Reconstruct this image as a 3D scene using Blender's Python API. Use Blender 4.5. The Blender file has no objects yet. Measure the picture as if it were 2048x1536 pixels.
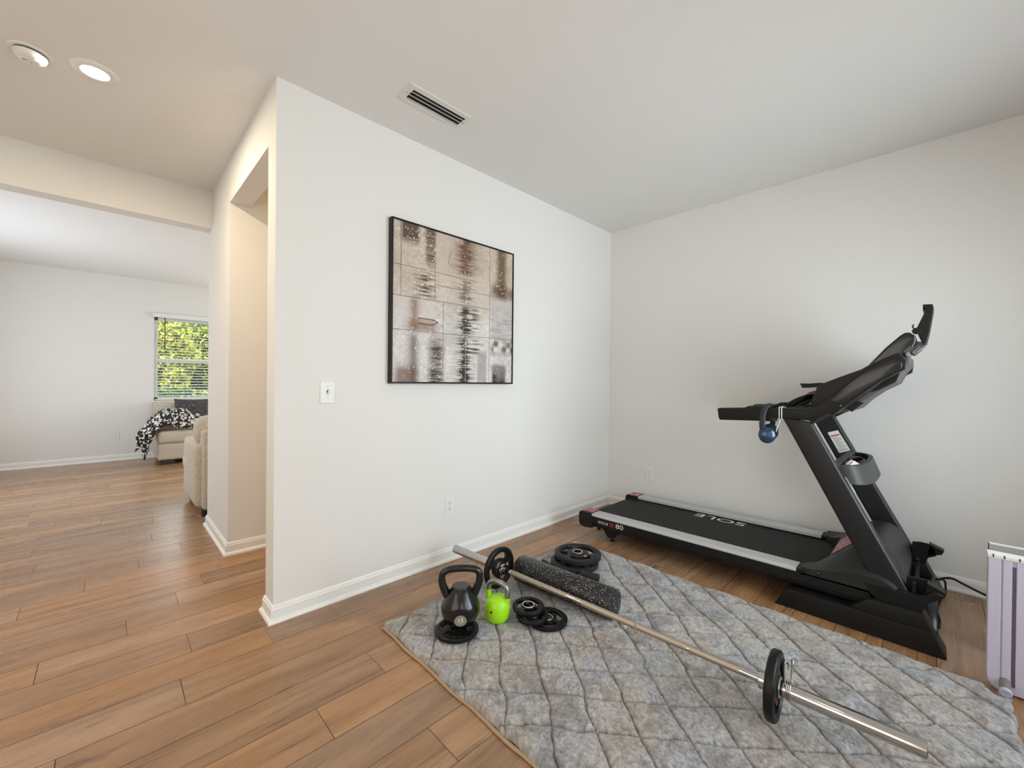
import bpy, bmesh, math, random
import numpy as np
from mathutils import Vector, Matrix

random.seed(7)
RNG = np.random.default_rng(7)
SC = bpy.context.scene
COL = SC.collection
PI = math.pi

# ------------------------------------------------------------------ camera
CAM = Vector((-0.5974, -2.321, 1.2222))
YAW, PITCH, ROLL, FPX = 0.7726, -0.0048, 0.0097, 828.195
_f = Vector((math.sin(YAW) * math.cos(PITCH), math.cos(YAW) * math.cos(PITCH), math.sin(PITCH)))
_r = Vector((math.cos(YAW), -math.sin(YAW), 0))
_u = _r.cross(_f)
_c, _s = math.cos(ROLL), math.sin(ROLL)
_r2 = _r * _c + _u * _s
_u2 = _u * _c - _r * _s
cam_data = bpy.data.cameras.new('camera')
cam_data.sensor_width = 36.0
cam_data.lens = 36.0 * FPX / 2048.0
cam_data.clip_start = 0.02
cam = bpy.data.objects.new('camera', cam_data)
COL.objects.link(cam)
mat3 = Matrix((_r2, _u2, -_f)).transposed()
cam.matrix_world = Matrix.Translation(CAM) @ mat3.to_4x4()
SC.camera = cam

# ------------------------------------------------------------------ view, sky, sun, window daylight, added fill
SC.view_settings.view_transform = 'Standard'
SC.view_settings.look = 'None'
SC.view_settings.gamma = 1.0
SC.view_settings.exposure = 0.03
SC.view_settings.use_curve_mapping = False
world = bpy.data.worlds.new('world')
SC.world = world
world.use_nodes = True
bg = world.node_tree.nodes['Background']
bg.inputs[0].default_value = (0.72, 0.85, 1.0, 1)
bg.inputs[1].default_value = 1.0


def light(name, kind, loc, direction, energy, color, size=None, size_y=None, shape='RECTANGLE', spread=None, angle=None):
    d = bpy.data.lights.new(name, kind)
    d.energy = energy
    d.color = color
    if kind == 'AREA':
        d.shape = shape
        d.size = size
        if size_y:
            d.size_y = size_y
        if spread:
            d.spread = spread
    if angle:
        d.angle = angle
    o = bpy.data.objects.new(name, d)
    o.location = loc
    o.rotation_euler = Vector(direction).to_track_quat('-Z', 'Y').to_euler()
    COL.objects.link(o)
    return o


LS = {'sky': (4.6, (0.96, 0.98, 1.0)), 'sun': (2.0, (1.0, 0.93, 0.8)), 'front': (1.0, (1, 1, 1)), 'front_right': (17, (0.77, 0.90, 1)), 'entry': (12, (0.94, 0.94, 1)), 'west': (20, (1, 0.96, 0.86)),
      'living_side': (84, (0.95, 0.98, 0.93)), 'living_rear': (55, (0.90, 0.97, 1)), 'living_west': (40, (0.74, 0.86, 1)), 'lamp': (18.5, (1.0, 0.85, 0.62)), 'fill_entry': (1.5, (1.0, 0.9, 0.8)), 'fill_passage': (10.5, (1.0, 0.70, 0.36))}
bg.inputs[0].default_value = (*LS['sky'][1], 1)
bg.inputs[1].default_value = LS['sky'][0]
light('sun', 'SUN', (-3, -6, 8), (0.35, 0.6, -0.75), LS['sun'][0], LS['sun'][1], angle=0.01)
# daylight of front windows and entry door; west and living room fill is added
light('front_window_daylight', 'AREA', (0.75, -3.56, 1.35), (0.0, 1, -0.05), LS['front'][0], LS['front'][1], 1.0, 1.7)
light('front_window_daylight_right', 'AREA', (1.95, -3.56, 1.35), (0.0, 1, -0.05), LS['front_right'][0], LS['front_right'][1], 1.0, 1.7, spread=math.radians(110))
light('entry_door_daylight', 'AREA', (-0.95, -3.56, 1.3), (0.0, 1, 0.0), LS['entry'][0], LS['entry'][1], 0.9, 1.9)
light('west_fill_light', 'AREA', (-1.96, -1.6, 1.4), (1, 0.0, 0.0), LS['west'][0], LS['west'][1], 2.0, 1.6)  # added fill from the left; that wall has no window
light('living_side_fill', 'AREA', (4.35, 4.1, 1.35), (-1, 0.05, -0.15), LS['living_side'][0], LS['living_side'][1], 2.2, 1.6)  # added to brighten the living room; the east wall is closed
light('living_rear_fill', 'AREA', (2.2, 6.1, 1.5), (-0.25, -1, -0.1), LS['living_rear'][0], LS['living_rear'][1], 1.6, 1.3)  # added living room fill in front of the solid rear wall
light('living_west_fill', 'AREA', (-1.96, 4.0, 1.4), (1, 0.0, 0.0), LS['living_west'][0], LS['living_west'][1], 2.0, 1.6)  # unseen fill added on the living room's left side

# ------------------------------------------------------------------ dimensions
H = 2.74
L = 3.046
XW, YS, YN, XE = -2.0, -3.62, 6.18, 4.4
A1, A2, TW, HO = 0.14, 1.108, 0.124, 2.447
YB1, YB2, ZB = 1.795, 1.935, 2.441
RZ = 0.036


# ------------------------------------------------------------------ materials
def nt(name):
    m = bpy.data.materials.new(name)
    m.use_nodes = True
    n = m.node_tree.nodes
    l = m.node_tree.links
    return m, n, l, n['Principled BSDF']


def simple(name, color, rough=0.5, metal=0.0, bump=0.0, bscale=200.0, coat=0.0, spec=0.5, var=0.0, vscale=6.0, emit=None, estr=0.0, aniso=0.0):
    m, n, l, b = nt(name)
    b.inputs['Base Color'].default_value = (*color, 1)
    b.inputs['Roughness'].default_value = rough
    b.inputs['Metallic'].default_value = metal
    b.inputs['Coat Weight'].default_value = coat
    b.inputs['Specular IOR Level'].default_value = spec
    if emit:
        b.inputs['Emission Color'].default_value = (*emit, 1)
        b.inputs['Emission Strength'].default_value = estr
    tc = n.new('ShaderNodeTexCoord')
    if bump > 0:
        nz = n.new('ShaderNodeTexNoise')
        nz.inputs['Scale'].default_value = bscale
        nz.inputs['Detail'].default_value = 3
        bp = n.new('ShaderNodeBump')
        bp.inputs['Strength'].default_value = bump
        bp.inputs['Distance'].default_value = 0.002
        l.new(tc.outputs['Object'], nz.inputs['Vector'])
        l.new(nz.outputs['Fac'], bp.inputs['Height'])
        l.new(bp.outputs['Normal'], b.inputs['Normal'])
    if var > 0:
        nz = n.new('ShaderNodeTexNoise')
        nz.inputs['Scale'].default_value = vscale
        nz.inputs['Detail'].default_value = 4
        rp = n.new('ShaderNodeValToRGB')
        rp.color_ramp.elements[0].position = 0.35
        rp.color_ramp.elements[1].position = 0.65
        rp.color_ramp.elements[0].color = (*[c * (1 - var) for c in color], 1)
        rp.color_ramp.elements[1].color = (*[min(1, c * (1 + var)) for c in color], 1)
        l.new(tc.outputs['Object'], nz.inputs['Vector'])
        l.new(nz.outputs['Fac'], rp.inputs['Fac'])
        l.new(rp.outputs['Color'], b.inputs['Base Color'])
    return m


M = {}
M['wall'] = simple('wall_paint', (0.80, 0.785, 0.755), 0.75, bump=0.08, bscale=350, spec=0.25)
M['ceiling'] = simple('ceiling_paint', (0.80, 0.785, 0.76), 0.9, bump=0.12, bscale=260, spec=0.15)
M['trim'] = simple('trim_paint', (0.86, 0.85, 0.82), 0.35, spec=0.5)
M['white'] = simple('white_plastic', (0.82, 0.81, 0.79), 0.4)
M['slotdark'] = simple('dark_slot', (0.03, 0.03, 0.03), 0.6)
M['ventwhite'] = simple('vent_enamel', (0.74, 0.72, 0.68), 0.5)
M['black'] = simple('black_plastic', (0.0125, 0.012, 0.0115), 0.42, bump=0.1, bscale=500, spec=0.22)
M['blackgloss'] = simple('glossy_black_plastic', (0.010, 0.010, 0.011), 0.20, coat=0.2, spec=0.4)
M['steelblack'] = simple('black_powder_coated_steel', (0.014, 0.0145, 0.016), 0.34, spec=0.35, bump=0.06, bscale=700)
M['greyplastic'] = simple('grey_plastic', (0.075, 0.075, 0.072), 0.5, bump=0.06, bscale=400)
M['tray'] = simple('dark_grey_tray_plastic', (0.042, 0.043, 0.041), 0.5, bump=0.06, bscale=400, spec=0.35)
M['hood'] = simple('charcoal_hood_plastic', (0.022, 0.022, 0.0215), 0.45, bump=0.1, bscale=500, spec=0.3)
M['belt'] = simple('running_belt_rubber', (0.014, 0.014, 0.0137), 0.62, spec=0.25, bump=0.35, bscale=900, var=0.12, vscale=30)
M['silver'] = simple('silver_rail', (0.50, 0.495, 0.485), 0.42)
M['chrome'] = simple('chrome', (0.56, 0.54, 0.515), 0.10, metal=1.0)
M['steel'] = simple('brushed_steel', (0.52, 0.51, 0.50), 0.28, metal=1.0)
M['greysteel'] = simple('worn_grey_steel', (0.30, 0.285, 0.27), 0.36, metal=0.85, var=0.2, vscale=25)
M['rubber'] = simple('black_rubber_coating', (0.007, 0.007, 0.0075), 0.38, spec=0.25, bump=0.12, bscale=500)
M['rubberdull'] = simple('charcoal_rubber_coating', (0.019, 0.019, 0.0195), 0.48, spec=0.25, bump=0.15, bscale=500)
M['kettle'] = simple('black_vinyl_kettlebell', (0.008, 0.008, 0.008), 0.22, coat=0.15, spec=0.45)
M['green'] = simple('lime_green_coating', (0.36, 0.75, 0.01), 0.42, bump=0.08, bscale=120)
M['taupe'] = simple('taupe_label', (0.28, 0.235, 0.19), 0.5)
M['white_ink'] = simple('white_ink', (0.8, 0.8, 0.78), 0.5)
M['red'] = simple('red_badge', (0.55, 0.02, 0.03), 0.4)
M['darkred'] = simple('dark_red_badge', (0.16, 0.012, 0.01), 0.4)
M['pink'] = simple('pink_sticker', (0.42, 0.16, 0.17), 0.45, var=0.5, vscale=45)
M['navy'] = simple('navy_headphone_plastic', (0.02, 0.05, 0.11), 0.22, metal=0.3, coat=0.4)
M['navydark'] = simple('dark_navy_fabric', (0.022, 0.028, 0.042), 0.6)
M['cablewhite'] = simple('white_cable', (0.75, 0.78, 0.75), 0.45)
M['yellow'] = simple('amber_plastic', (0.75, 0.33, 0.01), 0.35)
M['lavender'] = simple('lavender_plastic', (0.60, 0.575, 0.72), 0.42)
M['lavdark'] = simple('dark_lavender_recess', (0.15, 0.12, 0.19), 0.5)
M['greyrib'] = simple('grey_ribbed_rubber', (0.22, 0.22, 0.20), 0.6)
M['foot'] = simple('dark_wood_foot', (0.03, 0.02, 0.015), 0.4)
M['blind'] = simple('white_blind_slat', (0.80, 0.81, 0.78), 0.5)
M['vinyl'] = simple('white_window_vinyl', (0.85, 0.86, 0.84), 0.4)
M['lampglow'] = simple('lamp_diffuser', (1, 1, 1), 0.5, emit=(1.0, 0.93, 0.84), estr=6.0 * (LS['lamp'][0] > 0))
M['backing'] = simple('tan_rug_backing', (0.42, 0.29, 0.17), 0.85, bump=0.4, bscale=900)
M['cream'] = simple('cream_upholstery', (0.56, 0.485, 0.385), 0.9, bump=0.8, bscale=420, var=0.13, vscale=60)
M['packet'] = simple('pale_pink_tissue', (0.72, 0.55, 0.52), 0.7, var=0.2, vscale=60)
M['lawn'] = simple('lawn', (0.05, 0.09, 0.02), 0.9, var=0.4, vscale=3)
M['bark'] = simple('bark', (0.10, 0.07, 0.05), 0.9, bump=0.5, bscale=20)


def glass_mat():
    m, n, l, b = nt('window_glass')
    out = n['Material Output']
    tr = n.new('ShaderNodeBsdfTransparent')
    tr.inputs[0].default_value = (0.96, 0.98, 0.97, 1)
    gl = n.new('ShaderNodeBsdfGlossy')
    gl.inputs['Roughness'].default_value = 0.02
    lw = n.new('ShaderNodeFresnel')
    lw.inputs[0].default_value = 1.45
    mx = n.new('ShaderNodeMixShader')
    l.new(lw.outputs[0], mx.inputs[0])
    l.new(tr.outputs[0], mx.inputs[1])
    l.new(gl.outputs[0], mx.inputs[2])
    l.new(mx.outputs[0], out.inputs[0])
    return m


M['glass'] = glass_mat()


def speckle_mat(name, base, spot, scale, thr, rough=0.5, grow=0.0):
    m, n, l, b = nt(name)
    tc = n.new('ShaderNodeTexCoord')
    nz = n.new('ShaderNodeTexNoise')
    nz.inputs['Scale'].default_value = scale * 0.6
    mixv = n.new('ShaderNodeVectorMath')
    mixv.operation = 'MULTIPLY_ADD'
    mixv.inputs[1].default_value = (0.006, 0.006, 0.006)
    vo = n.new('ShaderNodeTexVoronoi')
    vo.inputs['Scale'].default_value = scale
    l.new(tc.outputs['Object'], nz.inputs['Vector'])
    l.new(nz.outputs['Color'], mixv.inputs[0])
    l.new(tc.outputs['Object'], mixv.inputs[2])
    l.new(mixv.outputs[0], vo.inputs['Vector'])
    sep = n.new('ShaderNodeSeparateColor')
    l.new(vo.outputs['Color'], sep.inputs[0])
    th = n.new('ShaderNodeMath')
    th.operation = 'MULTIPLY'
    th.inputs[1].default_value = thr
    l.new(sep.outputs[0], th.inputs[0])
    lt = n.new('ShaderNodeMath')
    lt.operation = 'LESS_THAN'
    l.new(vo.outputs['Distance'], lt.inputs[0])
    l.new(th.outputs[0], lt.inputs[1])
    gt = n.new('ShaderNodeMath')
    gt.operation = 'GREATER_THAN'
    gt.inputs[1].default_value = 0.42
    l.new(sep.outputs[1], gt.inputs[0])
    mu = n.new('ShaderNodeMath')
    mu.operation = 'MULTIPLY'
    l.new(lt.outputs[0], mu.inputs[0])
    l.new(gt.outputs[0], mu.inputs[1])
    mx = n.new('ShaderNodeMix')
    mx.data_type = 'RGBA'
    mx.inputs[6].default_value = (*base, 1)
    mx.inputs[7].default_value = (*spot, 1)
    l.new(mu.outputs[0], mx.inputs[0])
    l.new(mx.outputs[2], b.inputs['Base Color'])
    b.inputs['Roughness'].default_value = rough
    return m


M['sticker'] = speckle_mat('pink_warning_print', (0.36, 0.10, 0.115), (0.80, 0.62, 0.60), 75, 0.62, 0.45)
M['roller'] = speckle_mat('speckled_foam', (0.010, 0.0095, 0.0095), (0.75, 0.73, 0.70), 165, 0.40, 0.42)
M['throw'] = speckle_mat('black_white_fleece', (0.02, 0.02, 0.022), (0.74, 0.72, 0.66), 42, 1.25, 0.95)


def pillow_mat():
    m, n, l, b = nt('charcoal_streaked_fabric')
    tc = n.new('ShaderNodeTexCoord')
    mp = n.new('ShaderNodeMapping')
    mp.inputs['Scale'].default_value = (160, 160, 22)
    nz = n.new('ShaderNodeTexNoise')
    nz.inputs['Scale'].default_value = 1
    rp = n.new('ShaderNodeValToRGB')
    rp.color_ramp.elements[0].position = 0.55
    rp.color_ramp.elements[0].color = (0.035, 0.034, 0.036, 1)
    rp.color_ramp.elements[1].position = 0.68
    rp.color_ramp.elements[1].color = (0.32, 0.31, 0.29, 1)
    l.new(tc.outputs['Object'], mp.inputs[0])
    l.new(mp.outputs[0], nz.inputs['Vector'])
    l.new(nz.outputs['Fac'], rp.inputs[0])
    l.new(rp.outputs[0], b.inputs['Base Color'])
    b.inputs['Roughness'].default_value = 0.9
    return m


M['pillow'] = pillow_mat()


def wood_mat():
    m, n, l, b = nt('walnut_plank')
    tc = n.new('ShaderNodeTexCoord')
    at = n.new('ShaderNodeAttribute')
    at.attribute_name = 'plank'
    sep = n.new('ShaderNodeSeparateColor')
    l.new(at.outputs['Color'], sep.inputs[0])
    # every plank slides its grain to its own place
    off = n.new('ShaderNodeCombineXYZ')
    m1 = n.new('ShaderNodeMath')
    m1.operation = 'MULTIPLY'
    m1.inputs[1].default_value = 37.0
    m2 = n.new('ShaderNodeMath')
    m2.operation = 'MULTIPLY'
    m2.inputs[1].default_value = 53.0
    l.new(sep.outputs[0], m1.inputs[0])
    l.new(sep.outputs[1], m2.inputs[0])
    l.new(m1.outputs[0], off.inputs[0])
    l.new(m2.outputs[0], off.inputs[2])
    add = n.new('ShaderNodeVectorMath')
    l.new(tc.outputs['Object'], add.inputs[0])
    l.new(off.outputs[0], add.inputs[1])

    def noise(scale3, detail, dist, rough=0.55):
        mp = n.new('ShaderNodeMapping')
        mp.inputs['Scale'].default_value = scale3
        nz = n.new('ShaderNodeTexNoise')
        nz.inputs['Scale'].default_value = 1.0
        nz.inputs['Detail'].default_value = detail
        nz.inputs['Distortion'].default_value = dist
        nz.inputs['Roughness'].default_value = rough
        l.new(add.outputs[0], mp.inputs[0])
        l.new(mp.outputs[0], nz.inputs['Vector'])
        return nz

    broad = noise((1.1, 8.5, 1), 4, 0.9)
    fine = noise((4, 90, 1), 6, 0.5, 0.7)
    streak = noise((1.6, 26, 1), 5, 1.6, 0.6)
    ramp = n.new('ShaderNodeValToRGB')
    cr = ramp.color_ramp
    cr.elements[0].position = 0.22
    cr.elements[0].color = (0.215, 0.112, 0.052, 1)
    cr.elements[1].position = 0.80
    cr.elements[1].color = (0.47, 0.275, 0.140, 1)
    e = cr.elements.new(0.5)
    e.color = (0.355, 0.193, 0.092, 1)
    mixb = n.new('ShaderNodeMath')
    mixb.operation = 'MULTIPLY_ADD'
    mixb.inputs[1].default_value = 0.26
    l.new(fine.outputs['Fac'], mixb.inputs[0])
    l.new(broad.outputs['Fac'], mixb.inputs[2])
    sub = n.new('ShaderNodeMath')
    sub.operation = 'SUBTRACT'
    sub.inputs[1].default_value = 0.13
    l.new(mixb.outputs[0], sub.inputs[0])
    l.new(sub.outputs[0], ramp.inputs[0])
    # dark mineral streaks
    sr = n.new('ShaderNodeValToRGB')
    sr.color_ramp.elements[0].position = 0.57
    sr.color_ramp.elements[0].color = (0, 0, 0, 1)
    sr.color_ramp.elements[1].position = 0.74
    sr.color_ramp.elements[1].color = (1, 1, 1, 1)
    l.new(streak.outputs['Fac'], sr.inputs[0])
    mx = n.new('ShaderNodeMix')
    mx.data_type = 'RGBA'
    mx.inputs[7].default_value = (0.075, 0.038, 0.02, 1)
    sf = n.new('ShaderNodeMath')
    sf.operation = 'MULTIPLY'
    sf.inputs[1].default_value = 0.85
    l.new(sr.outputs[0], sf.inputs[0])
    l.new(sf.outputs[0], mx.inputs[0])
    l.new(ramp.outputs[0], mx.inputs[6])
    # plank tone
    hsv = n.new('ShaderNodeHueSaturation')
    vv = n.new('ShaderNodeMapRange')
    vv.inputs[3].default_value = 0.84
    vv.inputs[4].default_value = 1.12
    l.new(sep.outputs[1], vv.inputs[0])
    l.new(vv.outputs[0], hsv.inputs['Value'])
    sv = n.new('ShaderNodeMapRange')
    sv.inputs[3].default_value = 0.86
    sv.inputs[4].default_value = 1.05
    l.new(sep.outputs[2], sv.inputs[0])
    l.new(sv.outputs[0], hsv.inputs['Saturation'])
    l.new(mx.outputs[2], hsv.inputs['Color'])
    l.new(hsv.outputs[0], b.inputs['Base Color'])
    b.inputs['Roughness'].default_value = 0.36
    rr = n.new('ShaderNodeMapRange')
    rr.inputs[3].default_value = 0.20
    rr.inputs[4].default_value = 0.34
    l.new(fine.outputs['Fac'], rr.inputs[0])
    l.new(rr.outputs[0], b.inputs['Roughness'])
    bp = n.new('ShaderNodeBump')
    bp.inputs['Strength'].default_value = 0.22
    bp.inputs['Distance'].default_value = 0.001
    l.new(fine.outputs['Fac'], bp.inputs['Height'])
    l.new(bp.outputs[0], b.inputs['Normal'])
    return m


M['wood'] = wood_mat()


def attr_mat(name, attr, rough, bump=0.0, bscale=300, sheen=0.0):
    m, n, l, b = nt(name)
    at = n.new('ShaderNodeAttribute')
    at.attribute_name = attr
    l.new(at.outputs['Color'], b.inputs['Base Color'])
    b.inputs['Roughness'].default_value = rough
    b.inputs['Specular IOR Level'].default_value = 0.3
    if sheen:
        b.inputs['Sheen Weight'].default_value = sheen
        b.inputs['Sheen Roughness'].default_value = 0.5
    if bump:
        tc = n.new('ShaderNodeTexCoord')
        nz = n.new('ShaderNodeTexNoise')
        nz.inputs['Scale'].default_value = bscale
        nz.inputs['Detail'].default_value = 4
        bp = n.new('ShaderNodeBump')
        bp.inputs['Strength'].default_value = bump
        bp.inputs['Distance'].default_value = 0.002
        l.new(tc.outputs['Object'], nz.inputs['Vector'])
        l.new(nz.outputs['Fac'], bp.inputs['Height'])
        l.new(bp.outputs[0], b.inputs['Normal'])
    return m


M['groove'] = simple('plank_bevel', (0.07, 0.042, 0.025), 0.35)
M['canvas'] = attr_mat('painted_canvas', 'paint', 0.6, 0.35, 160)
M['fur'] = attr_mat('grey_faux_fur', 'fur', 0.95, 0.9, 420, sheen=0.25)


def leaf_mat():
    m, n, l, b = nt('autumn_leaves')
    at = n.new('ShaderNodeAttribute')
    at.attribute_name = 'leaf'
    l.new(at.outputs['Color'], b.inputs['Base Color'])
    b.inputs['Roughness'].default_value = 0.6
    b.inputs['Subsurface Weight'].default_value = 0.0
    b.inputs['Transmission Weight'].default_value = 0.0
    tl = n.new('ShaderNodeBsdfTranslucent')
    l.new(at.outputs['Color'], tl.inputs[0])
    mx = n.new('ShaderNodeMixShader')
    mx.inputs[0].default_value = 0.35
    l.new(b.outputs[0], mx.inputs[1])
    l.new(tl.outputs[0], mx.inputs[2])
    l.new(mx.outputs[0], n['Material Output'].inputs[0])
    return m


M['leaf'] = leaf_mat()


# ------------------------------------------------------------------ mesh helpers (all shapes are given in world metres)
def bx(bm, x0, x1, y0, y1, z0, z1, bevel=0.0, seg=2):
    vs = [bm.verts.new((x, y, z)) for x in (x0, x1) for y in (y0, y1) for z in (z0, z1)]
    idx = [(0, 1, 3, 2), (4, 6, 7, 5), (0, 4, 5, 1), (2, 3, 7, 6), (0, 2, 6, 4), (1, 5, 7, 3)]
    fs = [bm.faces.new([vs[i] for i in f]) for f in idx]
    if bevel > 0:
        es = list({e for f in fs for e in f.edges})
        bmesh.ops.bevel(bm, geom=es, offset=bevel, segments=seg, affect='EDGES', profile=0.5)
    return vs


def box(*a, bevel=0.0, seg=2):
    bm = bmesh.new()
    bx(bm, *a, bevel=bevel, seg=seg)
    return bm


def prism(bm, poly, axis, a, b, bevel=0.0, seg=2):
    """poly: 2D points in the plane across axis, spanning a..b along the axis"""
    def P(p, t):
        if axis == 'x':
            return (t, p[0], p[1])
        if axis == 'y':
            return (p[0], t, p[1])
        return (p[0], p[1], t)
    A = [bm.verts.new(P(p, a)) for p in poly]
    B = [bm.verts.new(P(p, b)) for p in poly]
    n = len(poly)
    fs = [bm.faces.new(A[::-1]), bm.faces.new(B)]
    for i in range(n):
        fs.append(bm.faces.new((A[i], A[(i + 1) % n], B[(i + 1) % n], B[i])))
    bmesh.ops.recalc_face_normals(bm, faces=fs)
    if bevel > 0:
        es = list({e for f in fs[:2] for e in f.edges})
        bmesh.ops.bevel(bm, geom=es, offset=bevel, segments=seg, affect='EDGES', profile=0.5)


def P2(poly, axis, a, b, bevel=0.0, seg=2):
    bm = bmesh.new()
    prism(bm, poly, axis, a, b, bevel, seg)
    return bm


def smooth_path(pts, n=6):
    pts = [Vector(p) for p in pts]
    out = []
    for i in range(len(pts) - 1):
        p0 = pts[max(i - 1, 0)]
        p1, p2 = pts[i], pts[i + 1]
        p3 = pts[min(i + 2, len(pts) - 1)]
        for k in range(n):
            t = k / n
            out.append(0.5 * ((2 * p1) + (-p0 + p2) * t + (2 * p0 - 5 * p1 + 4 * p2 - p3) * t * t + (-p0 + 3 * p1 - 3 * p2 + p3) * t ** 3))
    out.append(pts[-1])
    return out


def tube(bm, pts, r, seg=12, cap=True, closed=False, flat=None):
    pts = [Vector(p) for p in pts]
    n = len(pts)
    rs = r if isinstance(r, (list, tuple)) else [r] * n
    rings = []
    up = None
    for i, p in enumerate(pts):
        if closed:
            t = (pts[(i + 1) % n] - pts[i - 1]).normalized()
        else:
            t = (pts[min(i + 1, n - 1)] - pts[max(i - 1, 0)]).normalized()
        if up is None:
            up = Vector((0, 0, 1)) if abs(t.z) < 0.9 else Vector((1, 0, 0))
        side = t.cross(up)
        if side.length < 1e-6:
            side = t.cross(Vector((1, 0, 0)))
        side.normalize()
        up = side.cross(t).normalized()
        fa, fb = (1, 1) if flat is None else flat
        rings.append([bm.verts.new(p + (side * math.cos(a) * fa + up * math.sin(a) * fb) * rs[i]) for a in [2 * PI * k / seg for k in range(seg)]])
    m = n if closed else n - 1
    for i in range(m):
        A, B = rings[i], rings[(i + 1) % n]
        for k in range(seg):
            bm.faces.new((A[k], A[(k + 1) % seg], B[(k + 1) % seg], B[k]))
    if cap and not closed:
        bm.faces.new(rings[0][::-1])
        bm.faces.new(rings[-1])


def T(pts, r, **k):
    bm = bmesh.new()
    tube(bm, pts, r, **k)
    bmesh.ops.recalc_face_normals(bm, faces=bm.faces)
    return bm


def lathe(bm, prof, c=(0, 0, 0), axis=(0, 0, 1), seg=48, caps=True):
    c = Vector(c)
    ax = Vector(axis).normalized()
    q = ax.to_track_quat('Z', 'Y')
    rings = []
    for r, h in prof:
        if r < 1e-6:
            rings.append([bm.verts.new(c + q @ Vector((0, 0, h)))])
        else:
            rings.append([bm.verts.new(c + q @ Vector((r * math.cos(2 * PI * k / seg), r * math.sin(2 * PI * k / seg), h))) for k in range(seg)])
    for A, B in zip(rings, rings[1:]):
        if len(A) == 1 and len(B) == 1:
            continue
        for k in range(seg):
            k2 = (k + 1) % seg
            if len(A) == 1:
                bm.faces.new((A[0], B[k2], B[k]))
            elif len(B) == 1:
                bm.faces.new((A[k], A[k2], B[0]))
            else:
                bm.faces.new((A[k], A[k2], B[k2], B[k]))
    if caps:
        if len(rings[0]) > 1:
            bm.faces.new(rings[0][::-1])
        if len(rings[-1]) > 1:
            bm.faces.new(rings[-1])
    bmesh.ops.recalc_face_normals(bm, faces=bm.faces)


def LA(prof, **k):
    bm = bmesh.new()
    lathe(bm, prof, **k)
    return bm


def origin_of(o):
    v = Vector((0, 0, 0))
    while o is not None:
        v += o.location
        o = o.parent
    return v


def obj(name, bm, mat, parent=None, smooth=False, sharp=None, loc=None):
    me = bpy.data.meshes.new(name)
    if isinstance(bm, bpy.types.Mesh):
        me = bm
        me.name = name
    else:
        bm.to_mesh(me)
        bm.free()
    o = bpy.data.objects.new(name, me)
    base = Vector((0, 0, 0))
    if parent is not None:
        base = origin_of(parent)
        o.parent = parent
    if loc is not None:
        base = Vector(loc)
        o.location = base
    if base.length > 0:
        me.transform(Matrix.Translation(-base))
    if isinstance(mat, (list, tuple)):
        for x in mat:
            me.materials.append(x)
    else:
        me.materials.append(mat)
    if smooth:
        me.shade_smooth()
        if sharp:
            me.set_sharp_from_angle(angle=math.radians(sharp))
    COL.objects.link(o)
    return o


def tag(o, label, cat, group=None, kind=None):
    o['label'] = label
    o['category'] = cat
    if group:
        o['group'] = group
    if kind:
        o['kind'] = kind
    return o


def thing(name, label, cat, loc=(0, 0, 0), rz=0.0, group=None):
    o = bpy.data.objects.new(name, None)
    o.empty_display_size = 0.05
    o.location = loc
    COL.objects.link(o)
    tag(o, label, cat, group)
    return o


def struct(name, bm, mat, parent=None, **k):
    o = obj(name, bm, mat, parent, **k)
    if parent is None:
        o['kind'] = 'structure'
    return o


def dup(root, loc, rot=None, label=None):
    r = root.copy()
    COL.objects.link(r)
    r.location = loc
    if rot is not None:
        r.rotation_euler = rot
    if label:
        r['label'] = label
    for ch in list(root.children):
        c = ch.copy()
        COL.objects.link(c)
        c.parent = r
        for g in ch.children:
            d = g.copy()
            COL.objects.link(d)
            d.parent = c
    return r


def lettering(text, size, xdir, ydir, at, depth=0.0006, sx=1.0, shear=0.0, bold=0.0, align='CENTER'):
    """text as a mesh: xdir reading direction, ydir up direction, at = centre of the text"""
    cu = bpy.data.curves.new('t', 'FONT')
    cu.body = text
    cu.size = size
    cu.shear = shear
    cu.offset = bold
    cu.extrude = depth
    cu.align_x = align
    cu.align_y = 'CENTER'
    to = bpy.data.objects.new('t', cu)
    COL.objects.link(to)
    dg = bpy.context.evaluated_depsgraph_get()
    me = bpy.data.meshes.new_from_object(to.evaluated_get(dg))
    bpy.data.objects.remove(to)
    X, Y = Vector(xdir).normalized(), Vector(ydir).normalized()
    Z = X.cross(Y)
    R = Matrix((X * sx, Y, Z)).transposed().to_4x4()
    me.transform(Matrix.Translation(Vector(at)) @ R)
    return me

# ------------------------------------------------------------------ floor: plank rows along x, row pitch and joints as in the photo
PITCH_Y, Y0, PLEN = 0.179, -0.006, 1.22
JOINT = {-1: -0.042, -2: -0.384, -3: 0.506, -4: 0.238, -5: -0.04, -7: 0.214, 1: -0.807, 2: -0.53, 3: -0.32, 5: -0.925, 6: -0.692, 7: -0.45, 8: -0.213, 11: -0.973}


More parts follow.
